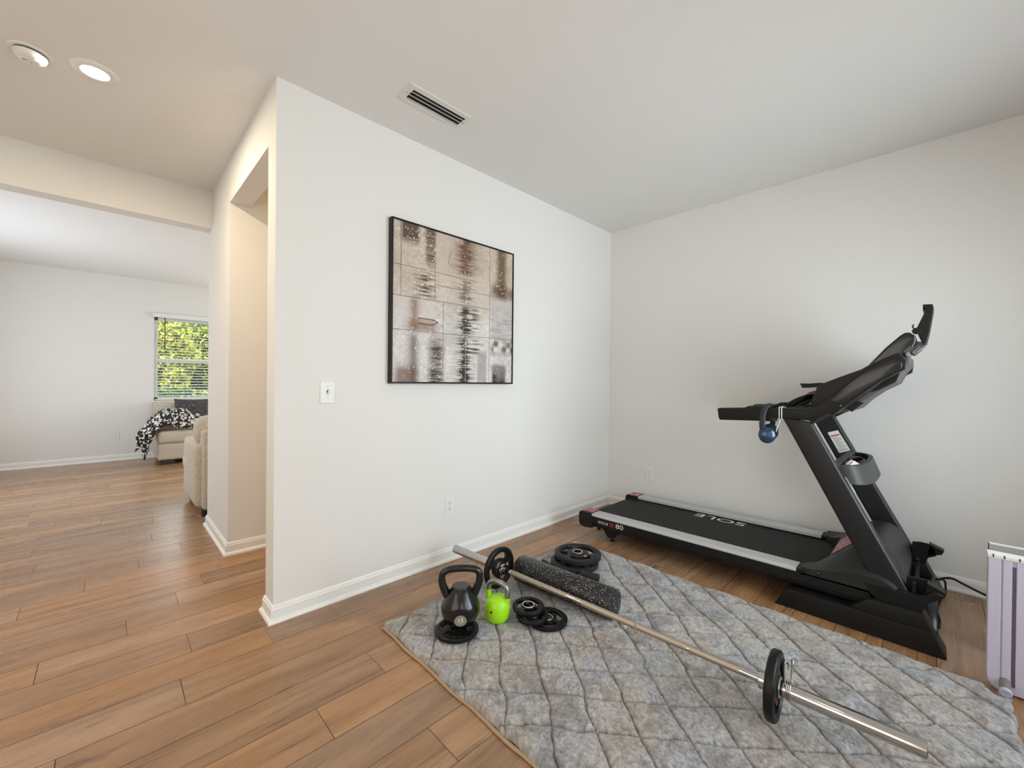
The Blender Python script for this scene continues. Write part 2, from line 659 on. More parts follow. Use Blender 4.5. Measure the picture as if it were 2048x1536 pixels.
def floor_mesh():
    bm = bmesh.new()
    lay = bm.loops.layers.float_color.new('plank')
    rr = random.Random(3)
    g, d = 0.0014, 0.0012
    k0, k1 = int((YS - Y0) / PITCH_Y) - 1, int((YN - Y0) / PITCH_Y) + 1
    for k in range(k0, k1):
        ya, yb = max(Y0 + k * PITCH_Y, YS), min(Y0 + (k + 1) * PITCH_Y, YN)
        if yb - ya < 0.01:
            continue
        j = JOINT.get(k, rr.uniform(-1.2, 0))
        x = j
        while x > XW:
            x -= PLEN
        while x < XE:
            xa, xb = max(x, XW), min(x + PLEN, XE)
            x += PLEN
            if xb - xa < 0.01:
                continue
            col = (rr.random(), rr.random(), rr.random(), 1)
            o = [(xa, ya), (xb, ya), (xb, yb), (xa, yb)]
            i = [(xa + g, ya + g), (xb - g, ya + g), (xb - g, yb - g), (xa + g, yb - g)]
            O = [bm.verts.new((p[0], p[1], -d)) for p in o]
            I = [bm.verts.new((p[0], p[1], 0)) for p in i]
            fs = [bm.faces.new(I)] + [bm.faces.new((O[q], O[(q + 1) % 4], I[(q + 1) % 4], I[q])) for q in range(4)]
            for f in fs[1:]:
                f.material_index = 1
            for f in fs:
                for lp in f.loops:
                    lp[lay] = col
    # slab below
    bx(bm, XW, XE, YS, YN, -0.12, -d - 0.0002)
    return bm


struct('floor', floor_mesh(), [M['wood'], M['groove']])

# ------------------------------------------------------------------ walls, ceiling
struct('ceiling', box(XW - 0.1, XE + 0.1, YS - 0.1, YN + 0.1, H, H + 0.1), M['ceiling'])
struct('wall_picture', box(0, XE, 0, A1, 0, H), M['wall'])
struct('wall_right', box(L, L + 0.12, YS, 0, 0, H), M['wall'])
# doorway wall of the hall: header over the opening and the block beyond it
bm = bmesh.new()
bx(bm, 0, TW, A1, A2, HO, H)
struct('wall_header', bm, M['wall'])
struct('wall_hall', box(0, XE, A2, YB2, 0, H), M['wall'])
struct('wall_crossbeam', box(XW, 0, YB1, YB2, ZB, H), M['wall'])
struct('wall_left', box(XW - 0.1, XW, YS, YN, 0, H), M['wall'])
struct('wall_east', box(XE, XE + 0.1, A1, YN, 0, H), M['wall'])


def wall_with_hole(axis, a0, a1, p0, p1, holes):
    """wall across y from a0 to a1 in x with rectangular holes (x0,x1,z0,z1), one row"""
    bm = bmesh.new()
    xs = a0
    for (h0, h1, z0, z1) in sorted(holes):
        bx(bm, xs, h0, p0, p1, 0, H)
        bx(bm, h0, h1, p0, p1, 0, z0)
        bx(bm, h0, h1, p0, p1, z1, H)
        xs = h1
    bx(bm, xs, a1, p0, p1, 0, H)
    return bm


WX0, WX1, WZ0, WZ1 = -0.089, 0.83, 0.875, 2.182
struct('wall_rear', wall_with_hole('y', XW, XE, YN, YN + 0.14, [(WX0, WX1, WZ0, WZ1)]), M['wall'])
struct('wall_front', wall_with_hole('y', XW, L + 0.12, YS - 0.12, YS, [(-1.4, -0.5, 0.02, 2.2), (0.25, 2.45, 0.5, 2.2)]), M['wall'])


# ------------------------------------------------------------------ baseboards with shoe moulding
HB = 0.087


def base_profile():
    # (distance from wall, height)
    return [(0.0, 0.0), (0.026, 0.0), (0.026, 0.007), (0.023, 0.014), (0.018, 0.020), (0.0135, 0.023), (0.0125, 0.066), (0.0105, 0.070), (0.0085, 0.072),
            (0.0085, 0.077), (0.0055, 0.083), (0.002, HB), (0.0, HB)]


def baseboard(name, path, closed=False):
    """path: wall line points (x,y); the board lies to the left of the direction of travel, mitred at corners"""
    bm = bmesh.new()
    P = [Vector((p[0], p[1], 0)) for p in path]
    prof = base_profile()
    n = len(P)
    rings = []
    for i, p in enumerate(P):
        d0 = (P[i] - P[i - 1]).normalized() if i > 0 else None
        d1 = (P[i + 1] - P[i]).normalized() if i < n - 1 else None
        if d0 is None:
            d0 = d1
        if d1 is None:
            d1 = d0
        n0 = Vector((-d0.y, d0.x, 0))
        n1 = Vector((-d1.y, d1.x, 0))
        m = n0 + n1
        m = m / (m.length_squared) * 2 if m.length > 1e-6 else n0
        rings.append([bm.verts.new(p + m * q[0] + Vector((0, 0, q[1]))) for q in prof])
    for A, B in zip(rings, rings[1:]):
        for k in range(len(prof) - 1):
            bm.faces.new((A[k], B[k], B[k + 1], A[k + 1]))
    bm.faces.new(rings[0])
    bm.faces.new(rings[-1][::-1])
    bmesh.ops.recalc_face_normals(bm, faces=bm.faces)
    return struct(name, bm, M['trim'])


baseboard('baseboard_picture', [(L, YS), (L, 0), (0, 0), (0, A1), (L + 0.5, A1)][::1])
baseboard('baseboard_hall', [(3.2, A2), (0, A2), (0, YB2), (3.2, YB2)])
baseboard('baseboard_rear', [(XE, YN), (XW, YN)])
baseboard('baseboard_left', [(XW, YN), (XW, YS)])

# ------------------------------------------------------------------ rear window with its panes
wd = struct('window_1', (lambda bm: (bx(bm, WX0, WX0 + 0.045, YN + 0.03, YN + 0.10, WZ0, WZ1), bx(bm, WX1 - 0.045, WX1, YN + 0.03, YN + 0.10, WZ0, WZ1),
                                    bx(bm, WX0, WX1, YN + 0.03, YN + 0.10, WZ1 - 0.045, WZ1), bx(bm, WX0, WX1, YN + 0.03, YN + 0.10, WZ0, WZ0 + 0.05), bm)[-1])(bmesh.new()), M['vinyl'])
struct('meeting_rail', box(WX0 + 0.04, WX1 - 0.04, YN + 0.045, YN + 0.095, 1.475, 1.545, bevel=0.004), M['vinyl'], wd)
struct('window_pane', box(WX0 + 0.04, WX1 - 0.04, YN + 0.075, YN + 0.079, 1.54, WZ1 - 0.04), M['glass'], wd)
struct('window_pane', box(WX0 + 0.04, WX1 - 0.04, YN + 0.060, YN + 0.064, WZ0 + 0.045, 1.48), M['glass'], wd)
struct('window_sill', box(WX0 - 0.02, WX1 + 0.02, YN - 0.03, YN + 0.05, WZ0 - 0.02, WZ0 + 0.002, bevel=0.004), M['vinyl'], wd)
# front window and entry door (behind the camera, they let the daylight in)
wf = struct('window_2', (lambda bm: ([bx(bm, x, x + 0.05, YS - 0.10, YS - 0.05, 0.5, 2.2) for x in (0.25, 1.325, 2.40)],
                                    bx(bm, 0.25, 2.45, YS - 0.10, YS - 0.05, 0.5, 0.55), bx(bm, 0.25, 2.45, YS - 0.10, YS - 0.05, 2.15, 2.2), bm)[-1])(bmesh.new()), M['vinyl'])
struct('window_pane', box(0.29, 2.41, YS - 0.078, YS - 0.074, 0.54, 2.16), M['glass'], wf)
dr = struct('door_1', box(-1.4, -0.5, YS - 0.09, YS - 0.045, 0.02, 2.2), M['trim'])
struct('door_handle', LA([(0.0, 0), (0.012, 0.0), (0.012, 0.04), (0.028, 0.045), (0.03, 0.07), (0.0, 0.078)], c=(-0.58, YS - 0.045, 1.0), axis=(0, 1, 0), seg=20), M['steel'], dr)

# ------------------------------------------------------------------ blind on the rear window
bl = thing('window_blind', 'white horizontal blind with open slats and a dark tilt wand over the far window', 'blind', (WX0 + 0.46, YN - 0.01, WZ1))
obj('headrail', box(WX0 - 0.02, WX1 + 0.02, YN - 0.045, YN - 0.002, WZ1 - 0.005, WZ1 + 0.062, bevel=0.004), M['blind'], bl)
bm = bmesh.new()
z = WZ1 - 0.03
while z > WZ0 + 0.06:
    yc = YN + 0.0
    t = math.radians(9)
    w = 0.024
    A = [Vector((x, yc + s * w * math.cos(t), z + s * w * math.sin(t) + b)) for x in (WX0 + 0.008, WX1 - 0.008) for s in (-1, 1) for b in (-0.0014, 0.0014)]
    vs = [bm.verts.new(p) for p in A]
    for f in [(0, 1, 3, 2), (4, 6, 7, 5), (0, 4, 5, 1), (2, 3, 7, 6), (0, 2, 6, 4), (1, 5, 7, 3)]:
        bm.faces.new([vs[i] for i in f])
    z -= 0.0445
bmesh.ops.recalc_face_normals(bm, faces=bm.faces)
obj('slats', bm, M['blind'], bl)
obj('bottom_rail', box(WX0 + 0.008, WX1 - 0.008, YN - 0.022, YN + 0.022, WZ0 + 0.01, WZ0 + 0.03, bevel=0.004), M['blind'], bl)
for x in (WX0 + 0.19, WX1 - 0.19):
    obj('ladder_cord', T([(x, YN - 0.027, WZ1 - 0.005), (x, YN - 0.027, WZ0 + 0.03)], 0.0016, seg=6), M['white'], bl)
obj('tilt_wand', T([(0.036, YN - 0.034, WZ1 - 0.005), (0.036, YN - 0.036, 1.68)], 0.0055, seg=8), M['black'], bl)


# ------------------------------------------------------------------ outlets and switch
def outlet_local():
    """duplex outlet facing -y, centre at the origin of its root"""
    t = thing('wall_outlet', '', 'outlet', (0, 0, 0))
    obj('plate', box(-0.037, 0.037, -0.006, 0.0, -0.0595, 0.0595, bevel=0.0025), M['white'], t)
    for zc in (-0.021, 0.021):
        bm = bmesh.new()
        lathe(bm, [(0.0, 0), (0.0168, 0), (0.0172, 0.001), (0.0172, 0.008)], c=(0, -0.0085, zc), axis=(0, 1, 0), seg=24)
        r = obj('receptacle', bm, M['white'], t)
        bm = bmesh.new()
        bx(bm, -0.0085, -0.0055, -0.0092, -0.0080, zc + 0.001, zc + 0.010)
        bx(bm, 0.0055, 0.0085, -0.0092, -0.0080, zc + 0.002, zc + 0.009)
        lathe(bm, [(0.0, 0), (0.0032, 0), (0.0032, 0.001)], c=(0, -0.0092, zc - 0.007), axis=(0, 1, 0), seg=12)
        obj('slots', bm, M['slotdark'], r)
    obj('screw', LA([(0.0, 0), (0.0022, 0.0004), (0.0026, 0.0016)], c=(0, -0.0072, 0), axis=(0, 1, 0), seg=12), M['steel'], t)
    return t


oa = outlet_local()
oa.location = (1.075, 0, 0.372)
oa['label'] = 'white duplex outlet low on the wall under the abstract painting'
dup(oa, (L, -0.447, 0.370), (0, 0, -PI / 2), 'white duplex outlet on the wall behind the treadmill belt')
dup(oa, (-0.516, YN, 0.374), None, 'white duplex outlet on the far living room wall left of the throw')

sw = thing('light_switch', 'white toggle light switch on the wall left of the painting', 'light switch', (0.259, 0, 1.157))
obj('plate', box(0.219, 0.299, -0.006, 0, 1.0965, 1.2175, bevel=0.003), M['white'], sw)
obj('toggle_frame', box(0.2535, 0.2645, -0.0075, -0.005, 1.145, 1.169), M['slotdark'], sw)
obj('toggle', P2([(-0.007, 1.150), (-0.017, 1.166), (-0.020, 1.163), (-0.010, 1.146)], 'x', 0.2545, 0.2635, bevel=0.001), M['white'], sw)
for zz in (1.127, 1.187):
    obj('screw', LA([(0.0, 0), (0.0025, 0.0004), (0.003, 0.0016)], c=(0.259, -0.0072, zz), axis=(0, 1, 0), seg=12), M['greysteel'], sw)

# ------------------------------------------------------------------ ceiling fittings
VX0, VX1, VY0, VY1 = 0.4985, 0.896, -0.4425, -0.300
vt = thing('ceiling_vent', 'white rectangular air vent with dark louvre gaps on the ceiling', 'vent', ((VX0 + VX1) / 2, (VY0 + VY1) / 2, H))
bm = bmesh.new()
ix0, ix1, iy0, iy1 = VX0 + 0.034, VX1 - 0.024, VY0 + 0.033, VY1 - 0.024
zt, zb = H, H - 0.006
for (a, b, c, d) in ((VX0, VX1, VY0, iy0), (VX0, VX1, iy1, VY1), (VX0, ix0, iy0, iy1), (ix1, VX1, iy0, iy1)):
    bx(bm, a, b, c, d, zb, zt)
obj('frame', bm, M['ventwhite'], vt)
obj('duct_shadow', box(ix0, ix1, iy0, iy1, H - 0.0012, H - 0.0002), M['slotdark'], vt)
for i in range(3):
    y = iy0 + (i + 0.62) * (iy1 - iy0) / 3
    bm = bmesh.new()
    dy = 0.017
    A = [Vector((x, y + s * 0.0105, H - 0.0075 + s * 0.0060 + b)) for x in (ix0, ix1) for s in (-1, 1) for b in (-0.0008, 0.0008)]
    vs = [bm.verts.new(p) for p in A]
    for f in [(0, 1, 3, 2), (4, 6, 7, 5), (0, 4, 5, 1), (2, 3, 7, 6), (0, 2, 6, 4), (1, 5, 7, 3)]:
        bm.faces.new([vs[i2] for i2 in f])
    bmesh.ops.recalc_face_normals(bm, faces=bm.faces)
    obj('louvre', bm, M['ventwhite'], vt)
for x in (VX0 + 0.018, VX1 - 0.012):
    obj('screw', LA([(0, 0), (0.003, 0.0004), (0.0034, 0.002)], c=(x, (iy0 + iy1) / 2, zb - 0.002), axis=(0, 0, 1), seg=12), M['greysteel'], vt)


def downlight(x, y, label, key='lamp'):
    t = thing('recessed_light', label, 'ceiling light', (x, y, H))
    obj('trim_ring', LA([(0.050, -0.004), (0.054, -0.010), (0.072, -0.010), (0.086, -0.005), (0.089, 0.0), (0.050, 0.0)], c=(x, y, H), seg=56, caps=False), M['white'], t, smooth=True, sharp=40)
    obj('diffuser', LA([(0.0, -0.0055), (0.051, -0.0055), (0.051, -0.002)], c=(x, y, H), seg=48, caps=False), M['lampglow'], t)
    lt = light('lamp_light', 'AREA', (0, 0, 0), (0, 0, -1), LS[key][0], LS[key][1], 0.10, shape='DISK')
    lt.parent = t
    lt.location = (0, 0, -0.014)
    return t


dl = downlight(-0.650, 0.603, 'lit round recessed ceiling light above the hall')
downlight(-0.80, -2.0, 'added round recessed ceiling light above the entry, unseen behind the camera', 'fill_entry')  # unseen lamp added as extra warm light for the entry
downlight(1.30, 0.62, 'added round recessed ceiling light, unseen, brightening the side passage', 'fill_passage')  # unseen lamp added to warm the passage wall
sd = thing('smoke_detector', 'round white smoke detector on the ceiling beside the recessed light', 'smoke detector', (-0.864, 0.650, H))
obj('mounting_ring', LA([(0.0, -0.006), (0.066, -0.006), (0.072, 0.0)], c=(-0.864, 0.650, H), seg=56, caps=False), M['white'], sd, smooth=True, sharp=40)
obj('gap', LA([(0.053, -0.013), (0.053, -0.005)], c=(-0.864, 0.650, H), seg=48), M['slotdark'], sd)
obj('cover', LA([(0.0, -0.040), (0.020, -0.040), (0.040, -0.037), (0.052, -0.028), (0.0565, -0.013), (0.050, -0.013)], c=(-0.864, 0.650, H), seg=56, caps=False), M['white'], sd, smooth=True, sharp=50)
obj('test_button', LA([(0.0, -0.0425), (0.009, -0.0425), (0.010, -0.038)], c=(-0.849, 0.634, H), seg=20, caps=False), M['white'], sd)
bm = bmesh.new()
bx(bm, -0.890, -0.874, 0.648, 0.653, H - 0.0405, H - 0.0385)
bx(bm, -0.890, -0.874, 0.657, 0.660, H - 0.0405, H - 0.0385)
bx(bm, -0.866, -0.858, 0.660, 0.664, H - 0.0412, H - 0.0385)
obj('grille', bm, M['greysteel'], sd)

# ------------------------------------------------------------------ painting
PX0, PX1, PZ0, PZ1 = 0.612, 1.632, 1.207, 2.207
pic = thing('abstract_painting', 'abstract painting of beige, brown and white blocks in a thin black frame', 'painting', ((PX0 + PX1) / 2, -0.02, PZ0))
bm = bmesh.new()
fw, fd = 0.010, 0.042
bx(bm, PX0, PX0 + fw, -fd, -0.002, PZ0, PZ1)
bx(bm, PX1 - fw, PX1, -fd, -0.002, PZ0, PZ1)
bx(bm, PX0 + fw, PX1 - fw, -fd, -0.002, PZ0, PZ0 + fw)
bx(bm, PX0 + fw, PX1 - fw, -fd, -0.002, PZ1 - fw, PZ1)
obj('frame', bm, M['black'], pic)


def vnoise(shape, cells, seed):
    r = np.random.default_rng(seed)
    cy, cx = cells
    g = r.random((cy + 2, cx + 2))
    y = np.linspace(0, cy, shape[0], endpoint=False)
    x = np.linspace(0, cx, shape[1], endpoint=False)
    iy, ix = y.astype(int), x.astype(int)
    fy, fx = (y - iy)[:, None], (x - ix)[None, :]
    fy = fy * fy * (3 - 2 * fy)
    fx = fx * fx * (3 - 2 * fx)
    a = g[iy][:, ix]
    b = g[iy][:, ix + 1]
    c = g[iy + 1][:, ix]
    d = g[iy + 1][:, ix + 1]
    return (a * (1 - fx) + b * fx) * (1 - fy) + (c * (1 - fx) + d * fx) * fy


def painting_mesh():
    N = 340
    v, u = np.meshgrid(np.linspace(0, 1, N), np.linspace(0, 1, N), indexing='ij')   # v down
    S = (N, N)
    col = np.zeros((N, N, 3))
    beige = np.array([0.60, 0.50, 0.41])
    white = np.array([0.70, 0.66, 0.62])
    t = np.clip((v - 0.35) / 0.3, 0, 1)[..., None]
    col[:] = beige * (1 - t) + white * t
    n1 = vnoise(S, (7, 7), 1) * 0.6 + vnoise(S, (22, 22), 2) * 0.4
    col *= (0.86 + 0.26 * n1)[..., None]
    fine = vnoise(S, (120, 120), 3)
    hstreak = vnoise(S, (150, 14), 4)
    vstreak = vnoise(S, (14, 150), 5)
    col *= (0.84 + 0.24 * fine)[..., None]
    col *= (0.90 + 0.2 * vnoise(S, (60, 45), 6))[..., None]
    brown = np.array([0.13, 0.070, 0.042])
    umber = np.array([0.050, 0.033, 0.027])
    olive = np.array([0.16, 0.10, 0.045])
    grey = np.array([0.30, 0.28, 0.27])

    def soft(a, b, x, e):
        return np.clip((x - a) / e + 0.5, 0, 1) * np.clip((b - x) / e + 0.5, 0, 1)

    def blend(mask, c, k=1.0):
        m = np.clip(mask * k, 0, 1)[..., None]
        col[:] = col * (1 - m) + np.array(c) * m

    # tonal blocks
    blend(soft(0.31, 0.55, u, 0.01) * soft(0.0, 0.27, v, 0.01), beige * 0.96, 0.5)
    blend(soft(0.30, 0.77, u, 0.01) * soft(0.275, 0.46, v, 0.01), np.array([0.64, 0.55, 0.46]), 0.5)
    blend(soft(0.78, 1.0, u, 0.01) * soft(0.36, 0.67, v, 0.01), np.array([0.50, 0.48, 0.46]), 0.6)
    blend(soft(0.37, 0.55, u, 0.01) * soft(0.675, 0.75, v, 0.01), np.array([0.55, 0.51, 0.47]), 0.7)
    blend(soft(0.0, 0.3, u, 0.01) * soft(0.465, 0.67, v, 0.01), np.array([0.66, 0.60, 0.57]), 0.5)
    # brown smears
    blend(soft(0.055, 0.18, u, 0.03) * soft(-0.05, 0.115, v, 0.05), brown * 0.8, 0.95)
    blend(soft(0.228, 0.302, u, 0.03) * soft(-0.1, 0.23, v, 0.08) * (0.55 + 0.6 * hstreak), brown * 0.9, 0.95)
    blend(soft(0.17, 0.296, u, 0.10) * soft(0.29, 0.455, v, 0.05) * np.clip(hstreak * 2.6 - 0.75, 0, 1), brown, 1.0)
    blend(soft(0.84, 0.935, u, 0.05) * soft(-0.1, 0.36, v, 0.05), olive * 1.0, 0.95)
    blend(soft(0.79, 0.95, u, 0.05) * soft(0.26, 0.355, v, 0.07), brown * 0.9, 0.85)
    blend(soft(0.95, 1.05, u, 0.05) * soft(0.27, 0.355, v, 0.05), umber, 0.7)
    # central dark column with bristles
    for (a, b, kk) in ((-0.05, 0.245, 1.0), (0.28, 0.445, 0.75), (0.465, 0.665, 1.0), (0.68, 1.05, 1.0)):
        core = np.exp(-((u - 0.548) / 0.029) ** 2)
        wide = np.exp(-((u - 0.548) / 0.075) ** 2) * np.clip(hstreak * 3.0 - 1.05 + fine * 0.5 - 0.25, 0, 1)
        c = umber if kk == 1.0 else brown * 0.8
        blend(np.clip(core * (0.6 + 0.7 * hstreak) + wide, 0, 1) * soft(a, b, v, 0.03), c, kk)
    blend(np.exp(-((u - 0.56) / 0.10) ** 2) * soft(0.0, 0.24, v, 0.05), brown * 1.9, 0.6)
    blend(np.exp(-((u - 0.62) / 0.06) ** 2) * soft(0.47, 0.62, v, 0.05) * np.clip(hstreak * 3 - 1.2, 0, 1), umber * 1.5, 0.9)
    blend(np.exp(-((u - 0.64) / 0.07) ** 2) * soft(0.69, 0.80, v, 0.05) * np.clip(hstreak * 3 - 1.2, 0, 1), umber * 1.5, 0.9)
    # left smears
    blend(np.exp(-((u - 0.15) / 0.035) ** 2) * soft(0.46, 0.67, v, 0.05), brown * 1.8, 0.75)
    blend(soft(0.10, 0.33, u, 0.08) * soft(0.61, 0.672, v, 0.04) * (0.4 + 0.8 * n1), brown * 1.5, 0.75)
    blend(np.exp(-((u - 0.145) / 0.035) ** 2) * soft(0.69, 1.05, v, 0.06), np.array([0.16, 0.12, 0.105]), 0.8)
    blend(soft(0.02, 0.17, u, 0.05) * soft(0.90, 1.05, v, 0.06), brown * 1.2, 0.8)
    blend(soft(0.26, 0.366, u, 0.06) * soft(0.71, 0.90, v, 0.10) * (0.5 + 0.8 * hstreak), umber * 1.8, 1.0)
    blend(soft(0.26, 0.366, u, 0.05) * soft(0.90, 1.05, v, 0.05) * (0.5 + 0.8 * hstreak), umber * 1.3, 0.95)
    # right column
    blend(soft(0.662, 0.745, u, 0.012) * soft(0.78, 1.02, v, 0.02), grey * (1.0), 0.65)
    blend(soft(0.79, 1.02, u, 0.03) * soft(0.67, 0.78, v, 0.06) * np.clip(vnoise(S, (24, 24), 9) * 2.4 - 0.7, 0, 1), umber * 2.5, 0.9)
    blend(soft(0.80, 0.94, u, 0.03) * soft(0.865, 1.02, v, 0.03) * (0.4 + 0.8 * n1), umber, 0.95)
    blend(soft(0.78, 1.02, u, 0.03) * soft(0.44, 0.66, v, 0.06) * np.clip(hstreak * 2.2 - 0.8, 0, 1), grey, 0.6)
    # arrow-like scratch
    def seg(x0, y0, x1, y1, w, c, k=0.9):
        dx, dy = x1 - x0, y1 - y0
        tt = np.clip(((u - x0) * dx + (v - y0) * dy) / (dx * dx + dy * dy), 0, 1)
        d = np.hypot(u - (x0 + tt * dx), v - (y0 + tt * dy))
        blend(np.clip(1.6 - d / w, 0, 1), c, k)
    blend(soft(0.12, 0.30, u, 0.03) * soft(0.585, 0.63, v, 0.012), brown * 2.6, 0.45)
    seg(0.18, 0.588, 0.29, 0.590, 0.003, umber)
    seg(0.18, 0.622, 0.275, 0.626, 0.003, umber)
    seg(0.29, 0.590, 0.325, 0.604, 0.003, umber)
    seg(0.325, 0.604, 0.275, 0.626, 0.003, umber)
    seg(0.425, 0.10, 0.405, 0.19, 0.002, umber, 0.6)
    seg(0.405, 0.19, 0.455, 0.215, 0.002, umber, 0.6)
    # block seams
    ln = umber * 2.2
    for (x0, y0, x1, y1) in ((0.0, 0.27, 0.66, 0.273), (0.30, 0.355, 0.77, 0.357), (0.0, 0.463, 0.77, 0.457), (0.0, 0.674, 1.0, 0.668), (0.77, 0.354, 1.0, 0.354),
                             (0.053, 0.0, 0.056, 0.46), (0.30, 0.0, 0.30, 0.46), (0.366, 0.46, 0.366, 1.0), (0.772, 0.0, 0.772, 1.0), (0.55, 0.67, 0.55, 1.0)):
        wob = 0.0018 + 0.0006 * random.random()
        seg(x0, y0, x1, y1, wob * 1.2, ln, 0.8)
        seg(x0 + 0.004, y0 + 0.004, x1 + 0.004, y1 + 0.004, 0.0013, (0.78, 0.74, 0.68), 0.45)
    # white splatter along the dark parts
    r = np.random.default_rng(12)
    for (cx, cy, sx, sy, cnt) in ((0.12, 0.06, 0.06, 0.05, 40), (0.265, 0.14, 0.03, 0.10, 40), (0.23, 0.36, 0.06, 0.06, 35), (0.88, 0.18, 0.05, 0.14, 45), (0.55, 0.35, 0.03, 0.2, 50),
                                  (0.55, 0.75, 0.03, 0.2, 50), (0.13, 0.82, 0.08, 0.15, 55), (0.31, 0.85, 0.05, 0.12, 60), (0.9, 0.9, 0.05, 0.08, 20), (0.85, 0.55, 0.08, 0.08, 20)):
        for _ in range(cnt):
            px, py = r.normal(cx, sx), r.normal(cy, sy)
            rad = r.uniform(0.0016, 0.0042)
            if 0.01 < px < 0.99 and 0.01 < py < 0.99:
                i0, j0 = int(py * (N - 1)), int(px * (N - 1))
                k = 3
                sl = (slice(max(i0 - k, 0), i0 + k + 1), slice(max(j0 - k, 0), j0 + k + 1))
                m = np.clip(1.5 - np.hypot(u[sl] - px, v[sl] - py) / rad, 0, 1)[..., None]
                col[sl] = col[sl] * (1 - m) + np.array([0.85, 0.82, 0.76]) * m
    rel = fine * 0.0010 + hstreak * 0.0012 + n1 * 0.001
    X = PX0 + fw + u * (PX1 - PX0 - 2 * fw)
    Z = PZ1 - fw - v * (PZ1 - PZ0 - 2 * fw)
    Y = -0.0345 - rel
    me = bpy.data.meshes.new('canvas')
    verts = np.stack([X, Y, Z], -1).reshape(-1, 3)
    i = np.arange(N * N).reshape(N, N)
    quads = np.stack([i[:-1, :-1], i[1:, :-1], i[1:, 1:], i[:-1, 1:]], -1).reshape(-1, 4)
    me.from_pydata(verts.tolist(), [], quads.tolist())
    ca = me.color_attributes.new('paint', 'FLOAT_COLOR', 'POINT')
    rgba = np.concatenate([np.clip(col, 0, 1).reshape(-1, 3), np.ones((N * N, 1))], 1).astype(np.float32)
    ca.data.foreach_set('color', rgba.ravel())
    return me


obj('canvas', painting_mesh(), M['canvas'], pic, smooth=True)
obj('stretcher', box(PX0 + fw, PX1 - fw, -0.032, -0.004, PZ0 + fw, PZ1 - fw), M['backing'], pic)

# ------------------------------------------------------------------ rug
RX0, RX1, RY0, RY1 = 0.378, 1.935, -2.535, -0.425


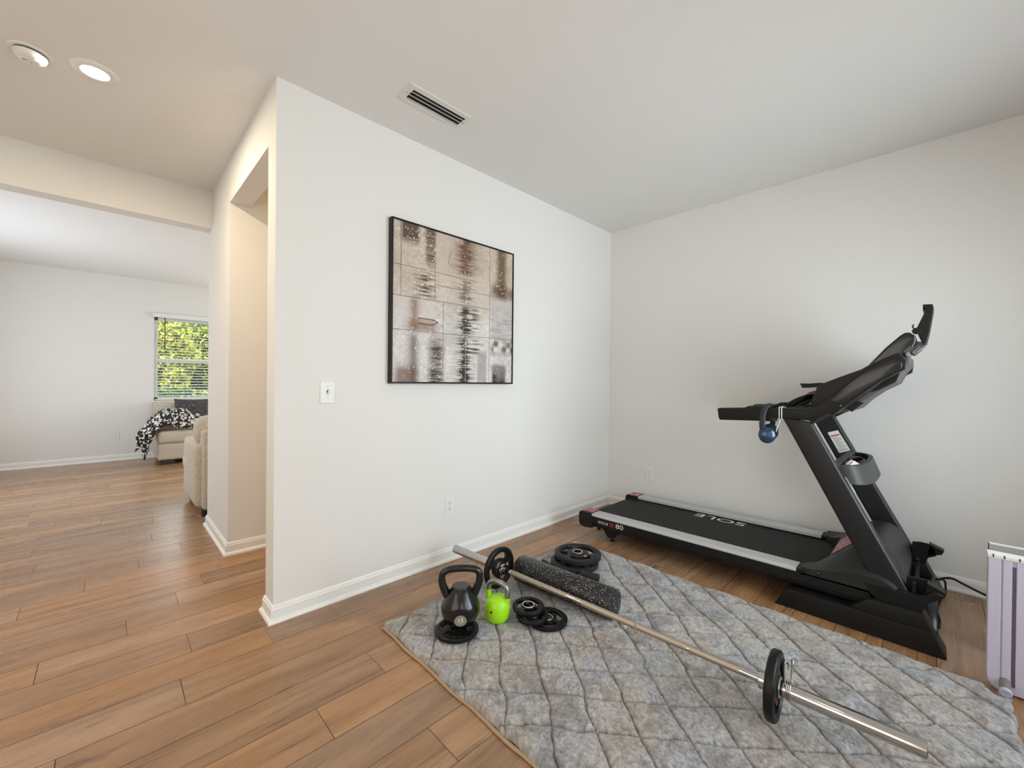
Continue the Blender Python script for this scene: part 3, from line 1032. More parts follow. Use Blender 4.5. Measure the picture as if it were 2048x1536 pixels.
def rug_mesh():
    st = 0.0042
    nx, ny = int((RX1 - RX0) / st), int((RY1 - RY0) / st)
    x = np.linspace(RX0, RX1, nx)
    y = np.linspace(RY0, RY1, ny)
    Y, X = np.meshgrid(y, x, indexing='ij')
    S = X.shape
    big = vnoise(S, (14, 10), 21)
    big2 = vnoise(S, (13, 11), 22)
    mid = vnoise(S, (46, 34), 23)
    mid2 = vnoise(S, (44, 36), 24)
    f1 = vnoise(S, (170, 125), 25)
    f2 = vnoise(S, (330, 240), 26)
    f3 = RNG.random(S)
    # creases of the quilting: two families of seams, wavering a little
    wx = (big - 0.5) * 0.030 + (mid - 0.5) * 0.014 + (f1 - 0.5) * 0.006
    wy = (big2 - 0.5) * 0.030 + (mid2 - 0.5) * 0.014 + (f1 - 0.5) * 0.006
    U, V = X + wx, Y + wy
    a = (V + 1.505) - 1.22 * (U - 1.6)
    c = (V + 1.497) + 1.18 * (U - 1.6)
    da = np.abs((a / 0.24 + 0.5) % 1 - 0.5) * 0.24 / math.hypot(1, 1.22)
    dc = np.abs((c / 0.24 + 0.5) % 1 - 0.5) * 0.24 / math.hypot(1, 1.18)
    d = np.minimum(da, dc)
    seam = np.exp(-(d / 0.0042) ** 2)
    puff = 1 - np.exp(-(d / 0.03) ** 1.3)
    h = RZ - 0.007 + 0.0065 * puff - 0.009 * seam * (0.6 + 0.8 * mid) + (big - 0.5) * 0.006 + (mid - 0.5) * 0.004 + (f1 - 0.5) * 0.0034 + (f2 - 0.5) * 0.0030 + (f3 - 0.5) * 0.0016
    # the pile is pressed flat where something stands on it
    for (px, py, pr) in ((1.578, -0.687, 0.155), (0.905, -0.938, 0.083), (0.968, -0.982, 0.104), (0.590, -0.745, 0.106), (0.802, -0.797, 0.060), (1.472, -0.87, 0.075), (1.46, -0.53, 0.05)):
        w_ = np.clip((pr + 0.006 - np.hypot(X - px, Y - py)) / 0.006, 0, 1)
        h = h * (1 - w_) + np.minimum(h, RZ - 0.0005) * w_
    w_ = np.clip((0.07 - np.hypot(X - 1.925, Y + 2.53)) / 0.02, 0, 1)
    h = h * (1 - w_) + 0.008 * w_
    tt = np.clip((Y + 0.590) / (-1.204 + 0.590), 0, 1)
    w_ = np.clip((0.045 - np.hypot(X - (1.172 + 0.056 * tt), Y - (-0.590 - 0.614 * tt))) / 0.008, 0, 1)
    h = h * (1 - w_) + np.minimum(h, RZ - 0.0005) * w_
    for (px, py) in ((1.024, -0.567), (1.108, -1.928)):
        w_ = np.clip((0.045 - np.hypot(X - px, Y - py)) / 0.008, 0, 1)
        h = h * (1 - w_) + np.minimum(h, RZ - 0.003) * w_
    # rounded border
    e = np.minimum(np.minimum(X - RX0, RX1 - X), np.minimum(Y - RY0, RY1 - Y))
    k = np.clip(e / 0.022, 0, 1)
    h = h * np.sqrt(1 - (1 - k) ** 2 * 0.92)
    # wavy outline
    def shift(coord, lo, hi, n):
        q0 = np.clip(1 - (coord - lo) / 0.08, 0, 1)
        q1 = np.clip(1 - (hi - coord) / 0.08, 0, 1)
        return (q0 - q1) * (n - 0.5) * 0.018 + (q0 - q1) * (f1 - 0.5) * 0.006
    X2 = X + shift(X, RX0, RX1, mid)
    Y2 = Y + shift(Y, RY0, RY1, mid2)
    # pile colour: mottled greys with warmer and bluer patches
    base = np.zeros(S + (3,))
    lite = np.array([0.445, 0.425, 0.408])
    dark = np.array([0.20, 0.185, 0.178])
    warm = np.array([0.36, 0.285, 0.235])
    cool = np.array([0.36, 0.38, 0.43])
    p1 = vnoise(S, (26, 20), 31) * 0.55 + vnoise(S, (75, 48), 32) * 0.45
    p2 = vnoise(S, (18, 15), 33)
    p3 = vnoise(S, (16, 12), 34)
    m = np.clip((0.47 - p1) * 5.0, 0, 1)[..., None]
    base[:] = lite
    w = np.clip((p2 - 0.58) * 3, 0, 0.38)[..., None]
    base = base * (1 - w) + warm * w
    w = np.clip((p3 - 0.58) * 3, 0, 0.55)[..., None]
    base = base * (1 - w) + cool * w
    base = base * (1 - m * 0.55) + dark * m * 0.55
    speck = 0.76 + 0.50 * f2 * f2 + 0.34 * (f1 - 0.5) + 0.30 * (f3 - 0.5)
    base *= speck[..., None]
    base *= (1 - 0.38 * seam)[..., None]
    me = bpy.data.meshes.new('rug')
    n = nx * ny
    i = np.arange(n).reshape(ny, nx)
    quads = np.stack([i[:-1, :-1], i[:-1, 1:], i[1:, 1:], i[1:, :-1]], -1).reshape(-1, 4)
    # skirt down to the floor
    ring = np.concatenate([i[0, :], i[1:, -1], i[-1, -2::-1], i[-2:0:-1, 0]])
    m_ = len(ring)
    P = np.stack([X2, Y2, h], -1).reshape(-1, 3)
    skirt = P[ring].copy()
    skirt[:, 2] = 0.0015
    P = np.concatenate([P, skirt])
    k2 = np.arange(m_)
    sq = np.stack([ring, n + k2, n + (k2 + 1) % m_, ring[(k2 + 1) % m_]], -1)
    F = np.concatenate([quads, sq])
    me.vertices.add(len(P))
    me.vertices.foreach_set('co', P.astype(np.float32).ravel())
    me.loops.add(len(F) * 4)
    me.loops.foreach_set('vertex_index', F.astype(np.int32).ravel())
    me.polygons.add(len(F))
    me.polygons.foreach_set('loop_start', np.arange(0, len(F) * 4, 4, dtype=np.int32))
    me.polygons.foreach_set('loop_total', np.full(len(F), 4, dtype=np.int32))
    me.update()
    me.validate()
    ca = me.color_attributes.new('fur', 'FLOAT_COLOR', 'POINT')
    C = np.concatenate([base.reshape(-1, 3), base.reshape(-1, 3)[ring] * 0.9])
    rgba = np.concatenate([np.clip(C, 0, 1), np.ones((len(C), 1))], 1).astype(np.float32)
    ca.data.foreach_set('color', rgba.ravel())
    return me


rug = thing('quilted_rug', 'grey mottled faux fur rug with a quilted diamond pattern under the weights', 'rug', ((RX0 + RX1) / 2, (RY0 + RY1) / 2, 0))
obj('pile', rug_mesh(), M['fur'], rug, smooth=True)
# tan felt backing peeking out along the edge
bpts = []
rr = random.Random(5)
for k in range(60):
    bpts.append((RX0 - 0.004 + 0.003 * math.sin(k * 0.7) + rr.uniform(-0.001, 0.001), RY1 - (RY1 - RY0) * k / 59, 0.006))
bm = bmesh.new()
tube(bm, bpts, 0.0085, seg=8, flat=(0.9, 0.6))
bmesh.ops.recalc_face_normals(bm, faces=bm.faces)
obj('backing', bm, M['backing'], rug, smooth=True)


# ------------------------------------------------------------------ weight plates
def plate_meshes(R, t, hole=0.0255, badge_angle=-0.6, badge_r=0.36, ring_r=0.036, grip=True):
    """olympic grip plate lying flat around the origin, bottom at z=0: body, ring and badge meshes"""
    NT = 144
    rs = [hole, ring_r * 1.0, R * 0.30, R * 0.34, R * 0.40, R * 0.46, R * 0.52, R * 0.58, R * 0.64, R * 0.70, R * 0.745, R * 0.78, R * 0.80, R * 0.83, R * 0.90, R * 0.96, R * 0.99, R]

    def prof(r):
        q = r / R
        if q < 0.30:
            return 1.0
        if q < 0.36:
            return 1.0 - 0.35 * (q - 0.30) / 0.06
        if q < 0.78:
            return 0.62
        if q < 0.83:
            return 0.62 + 0.36 * (q - 0.78) / 0.05
        if q < 0.92:
            return 1.0
        return 1.0 - 0.45 * ((q - 0.92) / 0.08) ** 2

    def inhole(r, th):
        if not grip:
            return False
        q = r / R
        for k in range(3):
            c = PI / 2 + k * 2 * PI / 3
            dth = (th - c + PI) % (2 * PI) - PI
            s = abs(dth) * q
            if 0.46 < q < 0.745:
                lim = 0.50 - 1.1 * abs(q - 0.62) ** 1.2
                if s < lim:
                    return True
        return False
    bm = bmesh.new()
    top, bot = [], []
    for r in rs:
        hh = prof(r) * t / 2
        top.append([bm.verts.new((r * math.cos(2 * PI * k / NT), r * math.sin(2 * PI * k / NT), t / 2 + hh)) for k in range(NT)])
        bot.append([bm.verts.new((r * math.cos(2 * PI * k / NT), r * math.sin(2 * PI * k / NT), t / 2 - hh)) for k in range(NT)])
    n = len(rs)
    hole_c = [[inhole((rs[i] + rs[i + 1]) / 2, 2 * PI * (k + 0.5) / NT) for k in range(NT)] for i in range(n - 1)]
    for i in range(n - 1):
        for k in range(NT):
            k2 = (k + 1) % NT
            if hole_c[i][k]:
                continue
            bm.faces.new((top[i][k], top[i + 1][k], top[i + 1][k2], top[i][k2]))
            bm.faces.new((bot[i][k], bot[i][k2], bot[i + 1][k2], bot[i + 1][k]))
            if hole_c[i][k2]:
                bm.faces.new((top[i][k2], top[i + 1][k2], bot[i + 1][k2], bot[i][k2]))
            if hole_c[i][k - 1]:
                bm.faces.new((top[i][k], bot[i][k], bot[i + 1][k], top[i + 1][k]))
            if i + 1 < n - 1 and hole_c[i + 1][k]:
                bm.faces.new((top[i + 1][k], bot[i + 1][k], bot[i + 1][k2], top[i + 1][k2]))
            if i > 0 and hole_c[i - 1][k]:
                bm.faces.new((top[i][k], top[i][k2], bot[i][k2], bot[i][k]))
    for k in range(NT):
        k2 = (k + 1) % NT
        bm.faces.new((top[0][k], top[0][k2], bot[0][k2], bot[0][k]))
        bm.faces.new((top[-1][k], bot[-1][k], bot[-1][k2], top[-1][k2]))
    bmesh.ops.recalc_face_normals(bm, faces=bm.faces)
    ring = bmesh.new()
    lathe(ring, [(hole - 0.0004, -0.0008), (ring_r, -0.0008), (ring_r + 0.0008, 0.0), (ring_r + 0.0008, t), (ring_r, t + 0.0012), (hole + 0.002, t + 0.0012), (hole - 0.0004, t)], seg=64, caps=False)
    ring.verts.ensure_lookup_table()
    for k in range(64):
        k2 = (k + 1) % 64
        ring.faces.new((ring.verts[k], ring.verts[k2], ring.verts[6 * 64 + k2], ring.verts[6 * 64 + k]))
    bmesh.ops.recalc_face_normals(ring, faces=ring.faces)
    badge = bmesh.new()
    br = R * badge_r * 1.25
    bz = t / 2 + prof(br) * t / 2
    lathe(badge, [(0, 0.0012), (R * 0.072, 0.0012), (R * 0.078, -0.002)], c=(br * math.cos(badge_angle), br * math.sin(badge_angle), bz), seg=24, caps=False)
    # raised weight mark opposite the badge
    return bm, ring, badge


def weight_plate(label, R, t, loc, rot=(0, 0, 0), mat='rubber', ring_r=0.033, badge_angle=-0.6, badge=True, ring=True, badge_mat='red', sec=None):
    t_ = thing('weight_plate', label, 'weight plate', (0, 0, 0), group=None)
    b, r, g = plate_meshes(R, t, badge_angle=badge_angle, ring_r=ring_r)
    obj('plate_body', b, M[mat], t_, smooth=True, sharp=35)
    if ring:
        obj('hub_ring', r, M['chrome'], t_, smooth=True, sharp=40)
    else:
        r.free()
    if badge:
        obj('badge', g, M[badge_mat], t_)
    else:
        g.free()
    t_.location = loc
    t_.rotation_euler = rot
    return t_


weight_plate('large black grip plate on top of the two-plate stack by the foam roller', 0.152, 0.034, (1.622, -0.680, 0.0762), (0.004, 0.0, 0.35), mat='rubberdull', badge_angle=-2.05, badge_mat='pink')
weight_plate('large black grip plate underneath in the stack by the foam roller', 0.153, 0.034, (1.578, -0.687, RZ + 0.002), (0, 0, 1.2), mat='rubberdull', badge=False)
weight_plate('small black grip plate on top with a silver ring and red dot', 0.079, 0.024, (0.915, -0.902, 0.0845), (0.006, -0.008, 0.55), badge_angle=-0.75, ring_r=0.031)
weight_plate('middle small black grip plate, beneath the one with the red dot', 0.079, 0.022, (0.905, -0.938, 0.0598), (0.0, 0.0, -0.4), badge_angle=-0.2, badge_mat='steel')
weight_plate('thin black grip plate lying lowest and furthest right of the three small ones', 0.100, 0.019, (0.968, -0.982, RZ + 0.002), (0, 0, 2.3), badge=False, ring_r=0.029)
weight_plate('black grip plate lying on the rug beneath the black kettlebell', 0.102, 0.023, (0.590, -0.745, RZ + 0.0015), (0, 0, 0.15), badge=False, ring=False)

# ------------------------------------------------------------------ barbell
BA, BB = Vector((1.000, -0.175, 0.150)), Vector((1.1325, -2.312, 0.150))
bd = (BB - BA).normalized()


def onbar(y):
    return BA + (BB - BA) * ((y - BA.y) / (BB.y - BA.y))


def barbit(y0, y1, r, name, mat, parent, seg=28, bev=0.0):
    a, b = onbar(y0), onbar(y1)
    ln = (b - a).length
    pr = [(r - bev, 0), (r, bev), (r, ln - bev), (r - bev, ln)] if bev else [(r, 0), (r, ln)]
    return obj(name, LA(pr, c=a, axis=(b - a), seg=seg), M[mat], parent, smooth=True, sharp=35)


bar = thing('barbell', 'long chrome barbell lying across the rug in front of the foam roller', 'barbell', (BA + BB) / 2)
YL, YR = -0.583, -1.907
barbit(-0.60, -1.89, 0.0140, 'shaft', 'chrome', bar)


def knurl_mat():
    m, n, l, b = nt('knurled_steel')
    b.inputs['Metallic'].default_value = 1
    b.inputs['Base Color'].default_value = (0.52, 0.445, 0.37, 1)  # warm tint puts the lamp's reflection into the steel colour
    b.inputs['Roughness'].default_value = 0.42
    tc = n.new('ShaderNodeTexCoord')
    v = n.new('ShaderNodeTexVoronoi')
    v.inputs['Scale'].default_value = 650
    bp = n.new('ShaderNodeBump')
    bp.inputs['Strength'].default_value = 0.6
    bp.inputs['Distance'].default_value = 0.0008
    l.new(tc.outputs['Object'], v.inputs['Vector'])
    l.new(v.outputs['Distance'], bp.inputs['Height'])
    l.new(bp.outputs[0], b.inputs['Normal'])
    return m


M['knurl'] = knurl_mat()
for a, b in ((-0.665, -0.885), (-0.895, -1.040), (-1.130, -1.400), (-1.41, -1.625), (-1.635, -1.815)):
    barbit(a, b, 0.01435, 'knurled_grip', 'knurl', bar)
for (a, b, e) in ((YL - 0.027, YL, BA.y), (YR + 0.027, YR, BB.y)):
    barbit(a, b, 0.030, 'shoulder_collar', 'chrome', bar, seg=36, bev=0.002)
    barbit(b, e, 0.0248, 'sleeve', 'steel' if e == BA.y else 'chrome', bar, seg=36, bev=0.002)
    en = onbar(e)
    s = 1 if e == BA.y else -1
    obj('end_cap', LA([(0, 0), (0.0195, 0), (0.0195, 0.0012), (0, 0.0012)], c=en - bd * s * 0.0002, axis=(-bd if s == 1 else bd), seg=28), M['greysteel'], bar)


def bar_plate(label, y, R, th, badge_dir, slot_dir):
    """plate threaded on the bar, its badge side towards the camera end; directions are given in the world"""
    q = bd.to_track_quat('Z', 'Y')
    v = q.inverted() @ Vector(slot_dir)
    spin = math.atan2(v.y, v.x) - PI / 2
    full = q @ Matrix.Rotation(spin, 4, 'Z').to_quaternion()
    v = full.inverted() @ Vector(badge_dir)
    w = weight_plate(label, R, th, (0, 0, 0), badge_angle=math.atan2(v.y, v.x), badge_mat='red', ring_r=0.034)
    w.rotation_euler = full.to_euler()
    w.location = onbar(y)
    return w


bar_plate('upright black grip plate on the barbell end near the wall, red dot', -0.552, 0.1165, 0.028, (0.12, 0, -1), (0.05, 0, 1))
bar_plate('upright black grip plate on the barbell end with the wire spring clip', -1.9105, 0.1165, 0.034, (-0.3, 0, -1), (1, 0, 0.2))

# spring clips
for yy, lab, sg in ((-1.966, 'wire spring clip on the barbell sleeve nearest the camera', 1), (-0.535, 'wire spring clip behind the plate at the wall end of the barbell', -1)):
    c0 = onbar(yy)
    side = bd.cross(Vector((0, 0, 1))).normalized()
    upv = side.cross(bd).normalized()
    if sg < 0:
        upv = -upv
    sp = thing('spring_clip', lab, 'barbell clip', c0)
    pts = []
    turns = 3.2
    for k in range(int(turns * 24) + 1):
        a = 2 * PI * k / 24 + 0.9
        pts.append(c0 + (side * math.cos(a) + upv * math.sin(a)) * 0.0275 - bd * sg * (-0.0052 * k / 24) - bd * sg * 0.006)
    obj('coil', T(pts, 0.0019, seg=8), M['chrome'], sp, smooth=True)
    for end, lean in ((pts[0], -0.3), (pts[-1], 0.55)):
        rad = (end - c0)
        rad -= bd * rad.dot(bd)
        rad.normalize()
        out = (upv * 0.95 + side * lean * 0.25 + rad * 0.35).normalized()
        tang = side * (0.010 if lean > 0 else -0.010) + bd * 0.004
        o1 = end
        loop = [o1, o1 + out * 0.04, o1 + out * 0.080 + tang * 0.2, o1 + out * 0.090 + tang, o1 + out * 0.080 + tang * 1.9, o1 + out * 0.055 + tang * 2.2]
        obj('handle_loop', T(smooth_path(loop, 5), 0.0023, seg=8), M['chrome'], sp, smooth=True)

# ------------------------------------------------------------------ foam roller
ra, rb = Vector((1.172, -0.590, RZ + 0.074)), Vector((1.228, -1.204, RZ + 0.074))
fr = thing('foam_roller', 'black foam roller speckled white lying on the rug behind the barbell', 'foam roller', (ra + rb) / 2)
ln = (rb - ra).length
obj('foam_body', LA([(0, 0.0), (0.066, 0.0), (0.071, 0.001), (0.0745, 0.005), (0.0745, ln - 0.005), (0.071, ln - 0.001), (0.066, ln), (0, ln)], c=ra, axis=(rb - ra), seg=72, caps=False), M['roller'], fr, smooth=True, sharp=60)

# ------------------------------------------------------------------ small things behind the roller
cf = thing('foam_bar_cuff', 'dark open foam cuff lying between the foam roller and the plate stack', 'foam pad', (1.475, -0.84, RZ))
ca_, cb_ = Vector((1.448, -0.812, RZ + 0.0245)), Vector((1.496, -0.930, RZ + 0.0245))
bm = bmesh.new()
ax = (cb_ - ca_)
lnn = ax.length
lathe(bm, [(0.016, 0.0), (0.0215, 0.0), (0.0235, 0.003), (0.0235, lnn - 0.003), (0.0215, lnn), (0.016, lnn)], c=ca_, axis=ax, seg=36, caps=False)
bm.verts.ensure_lookup_table()
for k in range(36):
    bm.faces.new((bm.verts[k], bm.verts[(k + 1) % 36], bm.verts[5 * 36 + (k + 1) % 36], bm.verts[5 * 36 + k]))
bmesh.ops.recalc_face_normals(bm, faces=bm.faces)
obj('cuff', bm, M['hood'], cf, smooth=True, sharp=40)
obj('strap', T(smooth_path([(1.385, -0.755, RZ + 0.006), (1.400, -0.78, RZ + 0.020), (1.425, -0.805, RZ + 0.040), (1.452, -0.822, RZ + 0.0515)], 5), 0.006, seg=8, flat=(1.6, 0.5)), M['rubber'], cf, smooth=True)
st_ = thing('resistance_strap', 'short black strap poking out beneath the plate stack', 'strap', (1.46, -0.52, RZ))
obj('strap_band', T(smooth_path([(1.475, -0.50, RZ + 0.004), (1.47, -0.535, RZ + 0.008), (1.455, -0.58, RZ + 0.004)], 6), 0.010, seg=10, flat=(1.0, 0.5)), M['rubber'], st_, smooth=True)


# ------------------------------------------------------------------ kettlebells
def kb_frame(C, yaw_deg=None):
    d = Vector((CAM.x - C[0], CAM.y - C[1], 0)).normalized()
    if yaw_deg is not None:
        a = math.radians(yaw_deg)
        d = Vector((math.cos(a), math.sin(a), 0))
    return d, Vector((-d.y, d.x, 0))      # front, right-hand side seen from behind (left seen from the camera is -s)


KC = Vector((0.618, -0.735, RZ + 0.0255))
kf, ks = kb_frame(KC)
kb = thing('kettlebell', 'large black kettlebell with a taupe 15 label standing on a plate', 'kettlebell', KC)
prof = [(0.0, 0.0), (0.046, 0.0), (0.054, 0.004), (0.073, 0.022), (0.086, 0.045), (0.0925, 0.070), (0.0925, 0.088), (0.087, 0.108), (0.076, 0.130), (0.062, 0.152), (0.050, 0.170), (0.041, 0.181), (0.037, 0.1835), (0.0, 0.1835)]
# flatten the front face for the label
bm = bmesh.new()
lathe(bm, [(r, h) for r, h in [(p.x, p.z) for p in smooth_path([(r, 0, h) for r, h in prof], 3)]], seg=72, caps=False)
FN = Vector((kf.x, kf.y, -0.10)).normalized()
fc = Vector((0, 0, 0.064))
for v in bm.verts:
    dd = (v.co - fc).dot(FN) - 0.081
    if dd > 0:
        v.co -= FN * dd
obj('bell_body', (lambda b: (bmesh.ops.translate(b, verts=b.verts, vec=KC), b)[1])(bm), M['kettle'], kb, smooth=True, sharp=50)
# handle: wide loop
hp = [(-0.056, 0.128), (-0.070, 0.150), (-0.084, 0.185), (-0.0905, 0.215), (-0.086, 0.243), (-0.066, 0.258), (-0.033, 0.264), (0, 0.265), (0.033, 0.264), (0.066, 0.258), (0.086, 0.243), (0.0905, 0.215), (0.084, 0.185), (0.070, 0.150), (0.056, 0.128)]
path = smooth_path([KC + ks * a + Vector((0, 0, b)) for a, b in hp], 5)
nn = len(path)
rad = [0.0165 + 0.0085 * max(0, abs(i / (nn - 1) - 0.5) * 2 - 0.45) for i in range(nn)]
obj('handle', T(path, rad, seg=18), M['kettle'], kb, smooth=True)
lc = KC + fc + FN * 0.0811 + Vector((0, 0, -0.001))
lx = Vector((-kf.y, kf.x, 0)).normalized()
ly = FN.cross(lx).normalized()
if ly.z < 0:
    lx, ly = lx, -ly
lx = ly.cross(FN).normalized()
bm = bmesh.new()
vs = [bm.verts.new(lc + lx * 0.0285 * math.cos(a) + ly * 0.0265 * math.sin(a) * (1.08 if math.sin(a) > 0 else 0.92)) for a in [2 * PI * k / 40 for k in range(40)]]
vb = [bm.verts.new(v.co + FN * 0.0012) for v in vs]
bm.faces.new(vb)
for k in range(40):
    bm.faces.new((vs[k], vs[(k + 1) % 40], vb[(k + 1) % 40], vb[k]))
bmesh.ops.recalc_face_normals(bm, faces=bm.faces)
lab = obj('number_label', bm, M['taupe'], kb)
obj('number', lettering('15', 0.030, lx, ly, lc + FN * 0.0016 + ly * 0.003, sx=0.95), M['white_ink'], lab)

GC = Vector((0.802, -0.797, RZ + 0.001))
gk = thing('kettlebell', 'small lime green kettlebell with a bare grey steel handle', 'kettlebell', GC)
prof = [(0.0, 0.0), (0.044, 0.0), (0.052, 0.004), (0.0600, 0.020), (0.0640, 0.042), (0.0640, 0.062), (0.0605, 0.082), (0.052, 0.100), (0.038, 0.112), (0.02, 0.118), (0.0, 0.119)]
bm = bmesh.new()
lathe(bm, [(p.x, p.z) for p in smooth_path([(r, 0, h) for r, h in prof], 3)], seg=64, caps=False)
bmesh.ops.translate(bm, verts=bm.verts, vec=GC)
# green roots of the handle
ga = math.radians(-66)
gs = Vector((math.cos(ga), math.sin(ga), 0))
gh = [(-0.045, 0.080), (-0.048, 0.108), (-0.050, 0.132), (-0.049, 0.155), (-0.041, 0.173), (-0.020, 0.183), (0.0, 0.185), (0.022, 0.181), (0.043, 0.167), (0.052, 0.147), (0.052, 0.127), (0.049, 0.108), (0.045, 0.085)]
gp = [GC + gs * a + Vector((0, 0, b)) for a, b in gh]
tube(bm, smooth_path(gp[:4], 5)[:13], 0.0150, seg=18)
tube(bm, smooth_path(gp[-4:], 5)[8:], 0.0165, seg=18)
obj('bell_body', bm, M['green'], gk, smooth=True, sharp=50)
obj('handle', T(smooth_path(gp[1:-1], 5), 0.0138, seg=18), M['greysteel'], gk, smooth=True)
gf, gl = kb_frame(GC)
GN = (gf + gl * -0.55).normalized()
obj('scuff_mark', LA([(0.0, 0.0), (0.006, 0.0), (0.0075, -0.003)], c=GC + GN * 0.0645 + Vector((0, 0, 0.062)), axis=GN, seg=16, caps=False), M['darkred'], gk)

# ------------------------------------------------------------------ treadmill
XC = 2.525
tm = thing('treadmill', 'black folding treadmill with silver side rails standing along the right wall', 'treadmill', (XC, -1.4, 0))


def mx(x):
    return 2 * XC - x


def both(f):
    """f(sx, side) for the near (side=0) and the far (side=1) half; sx maps a near x to that half"""
    f(lambda x: x, 0)
    f(mx, 1)


DZ = lambda y: 0.0165 * (-(y + 0.44)) / 1.35     # the deck rises a little to the front


def rail_poly(bm, poly, y0, y1, sx):
    A = [bm.verts.new((sx(p[0]), y0, p[1] + DZ(y0))) for p in poly]
    B = [bm.verts.new((sx(p[0]), y1, p[1] + DZ(y1))) for p in poly]
    n = len(poly)
    bm.faces.new(A[::-1])
    bm.faces.new(B)
    for i in range(n):
        bm.faces.new((A[i], A[(i + 1) % n], B[(i + 1) % n], B[i]))
    bmesh.ops.recalc_face_normals(bm, faces=bm.faces)


def half(sx, side):
    bm = bmesh.new()
    rail_poly(bm, [(2.118, 0.180), (2.118, 0.128), (2.124, 0.122), (2.124, 0.114), (2.134, 0.100), (2.150, 0.090), (2.21, 0.088), (2.225, 0.10), (2.225, 0.168)], -0.44, -2.12, sx)
    rl = obj('side_frame', bm, M['black'], tm)
    if side == 0:
        yd = Vector((0, 0.0, 1))
        xd = Vector((0, -1, 0.0122))
        obj('brand_lettering', lettering('SOLE', 0.025, xd, yd, (2.1166, -0.549, 0.1480), sx=1.6), M['white_ink'], rl)
        obj('red_badge', P2([(-0.603, 0.166), (-0.640, 0.168), (-0.648, 0.138), (-0.611, 0.132)], 'x', 2.1168, 2.1185), M['darkred'], rl)
        obj('letter_f', lettering('F', 0.030, xd, yd, (2.1164, -0.6255, 0.151), sx=1.2), M['red'], rl)
        obj('model_number', lettering('80', 0.048, xd, yd, (2.1166, -0.690, 0.1525), sx=1.4), M['white_ink'], rl)
    bm = bmesh.new()
    rail_poly(bm, [(2.113, 0.1815), (2.113, 0.187), (2.120, 0.1965), (2.127, 0.2), (2.216, 0.2), (2.222, 0.197), (2.222, 0.178), (2.118, 0.178)], -0.440, -1.790, sx)
    obj('foot_rail', bm, M['silver'], tm)
    # end cap at the rear
    bm = bmesh.new()
    prism(bm, [(-0.448, 0.088), (-0.448, 0.2025), (-0.352, 0.2005), (-0.338, 0.196), (-0.330, 0.184), (-0.326, 0.150), (-0.330, 0.110), (-0.345, 0.088), (-0.38, 0.080)], 'x', min(sx(2.106), sx(2.232)), max(sx(2.106), sx(2.232)), bevel=0.004)
    cap = obj('end_cap', bm, M['black'], tm)
    bm = bmesh.new()
    bx(bm, min(sx(2.128), sx(2.226)), max(sx(2.128), sx(2.226)), -0.440, -0.352, 0.2015, 0.2038)
    stk = obj('warning_sticker', bm, M['sticker'], cap)
    # rear levelling leg
    bm = bmesh.new()
    prism(bm, [(-0.505, 0.095), (-0.545, 0.040), (-0.560, 0.028), (-0.60, 0.028), (-0.612, 0.050), (-0.65, 0.078), (-0.70, 0.095)], 'x', min(sx(2.17), sx(2.22)), max(sx(2.17), sx(2.22)), bevel=0.002)
    obj('rear_leg', bm, M['black'], tm)
    obj('levelling_foot', LA([(0.0, 0), (0.019, 0), (0.019, 0.008), (0.009, 0.012), (0.009, 0.034), (0, 0.034)], c=(sx(2.195), -0.583, 0), seg=24), M['blackgloss'], tm)
    # connector between rail and hood
    bm = bmesh.new()
    bx(bm, min(sx(2.116), sx(2.224)), max(sx(2.116), sx(2.224)), -1.835, -1.790, 0.196, 0.2145, bevel=0.004)
    obj('rail_connector', bm, M['black'], tm)
    # upright
    xa, xb = sx(2.140), sx(2.200)
    bm = bmesh.new()
    z0, z1 = 0.19, 1.035
    yl = lambda z: -1.796 + (0.862 - z) * -0.4984
    yr = lambda z: -1.9165 + (0.878 - z) * -0.5016
    prism(bm, [(yl(z0), z0), (yr(z0), z0), (yr(z1 - 0.02), z1 - 0.02), (yl(z1), z1)], 'x', min(xa, xb), max(xa, xb), bevel=0.0)
    es = [e for e in bm.edges if abs((e.verts[0].co - e.verts[1].co).length) > 0.5]
    bmesh.ops.bevel(bm, geom=es, offset=0.014, segments=5, affect='EDGES', profile=0.5)
    up = obj('upright', bm, M['steelblack'], tm, smooth=True, sharp=30)
    if side == 1:
        # warning label on the inner face of the far upright
        xf = min(xa, xb) - 0.0012
        A, B_, C_, D_ = Vector((0, -1.814, 0.905)), Vector((0, -1.868, 0.925)), Vector((0, -1.935, 0.800)), Vector((0, -1.878, 0.775))
        lab = obj('warning_label', P2([(p.y, p.z) for p in (A, B_, C_, D_)], 'x', xf, xf + 0.0012), M['white'], up)

        def q(s, t):
            a = A.lerp(B_, s)
            b = D_.lerp(C_, s)
            p = a.lerp(b, t)
            return (p.y, p.z)
        bm = bmesh.new()
        prism(bm, [q(0.07, 0.17), q(0.93, 0.17), q(0.93, 0.225), q(0.07, 0.225)], 'x', xf - 0.0006, xf)
        obj('red_stripe', bm, M['red'], lab)
        bm = bmesh.new()
        for i in range(11):
            t0 = 0.29 + i * 0.06
            prism(bm, [q(0.12, t0), q(0.9 if i % 3 else 0.7, t0), q(0.9 if i % 3 else 0.7, t0 + 0.018), q(0.12, t0 + 0.018)], 'x', xf - 0.0006, xf)
        obj('print_lines', bm, M['greyplastic'], lab)
    # boot at the foot of the upright, with its beak
    bm = bmesh.new()
    prism(bm, [(-2.070, 0.243), (-2.105, 0.241), (-2.240, 0.2385), (-2.272, 0.240), (-2.298, 0.253), (-2.318, 0.272), (-2.352, 0.268), (-2.348, 0.252), (-2.30, 0.214), (-2.284, 0.165), (-2.20, 0.150), (-2.145, 0.158), (-2.100, 0.188)], 'x', min(sx(2.116), sx(2.150)), max(sx(2.116), sx(2.150)), bevel=0.003)
    obj('boot_cover', bm, M['black'], tm)
    bm = bmesh.new()
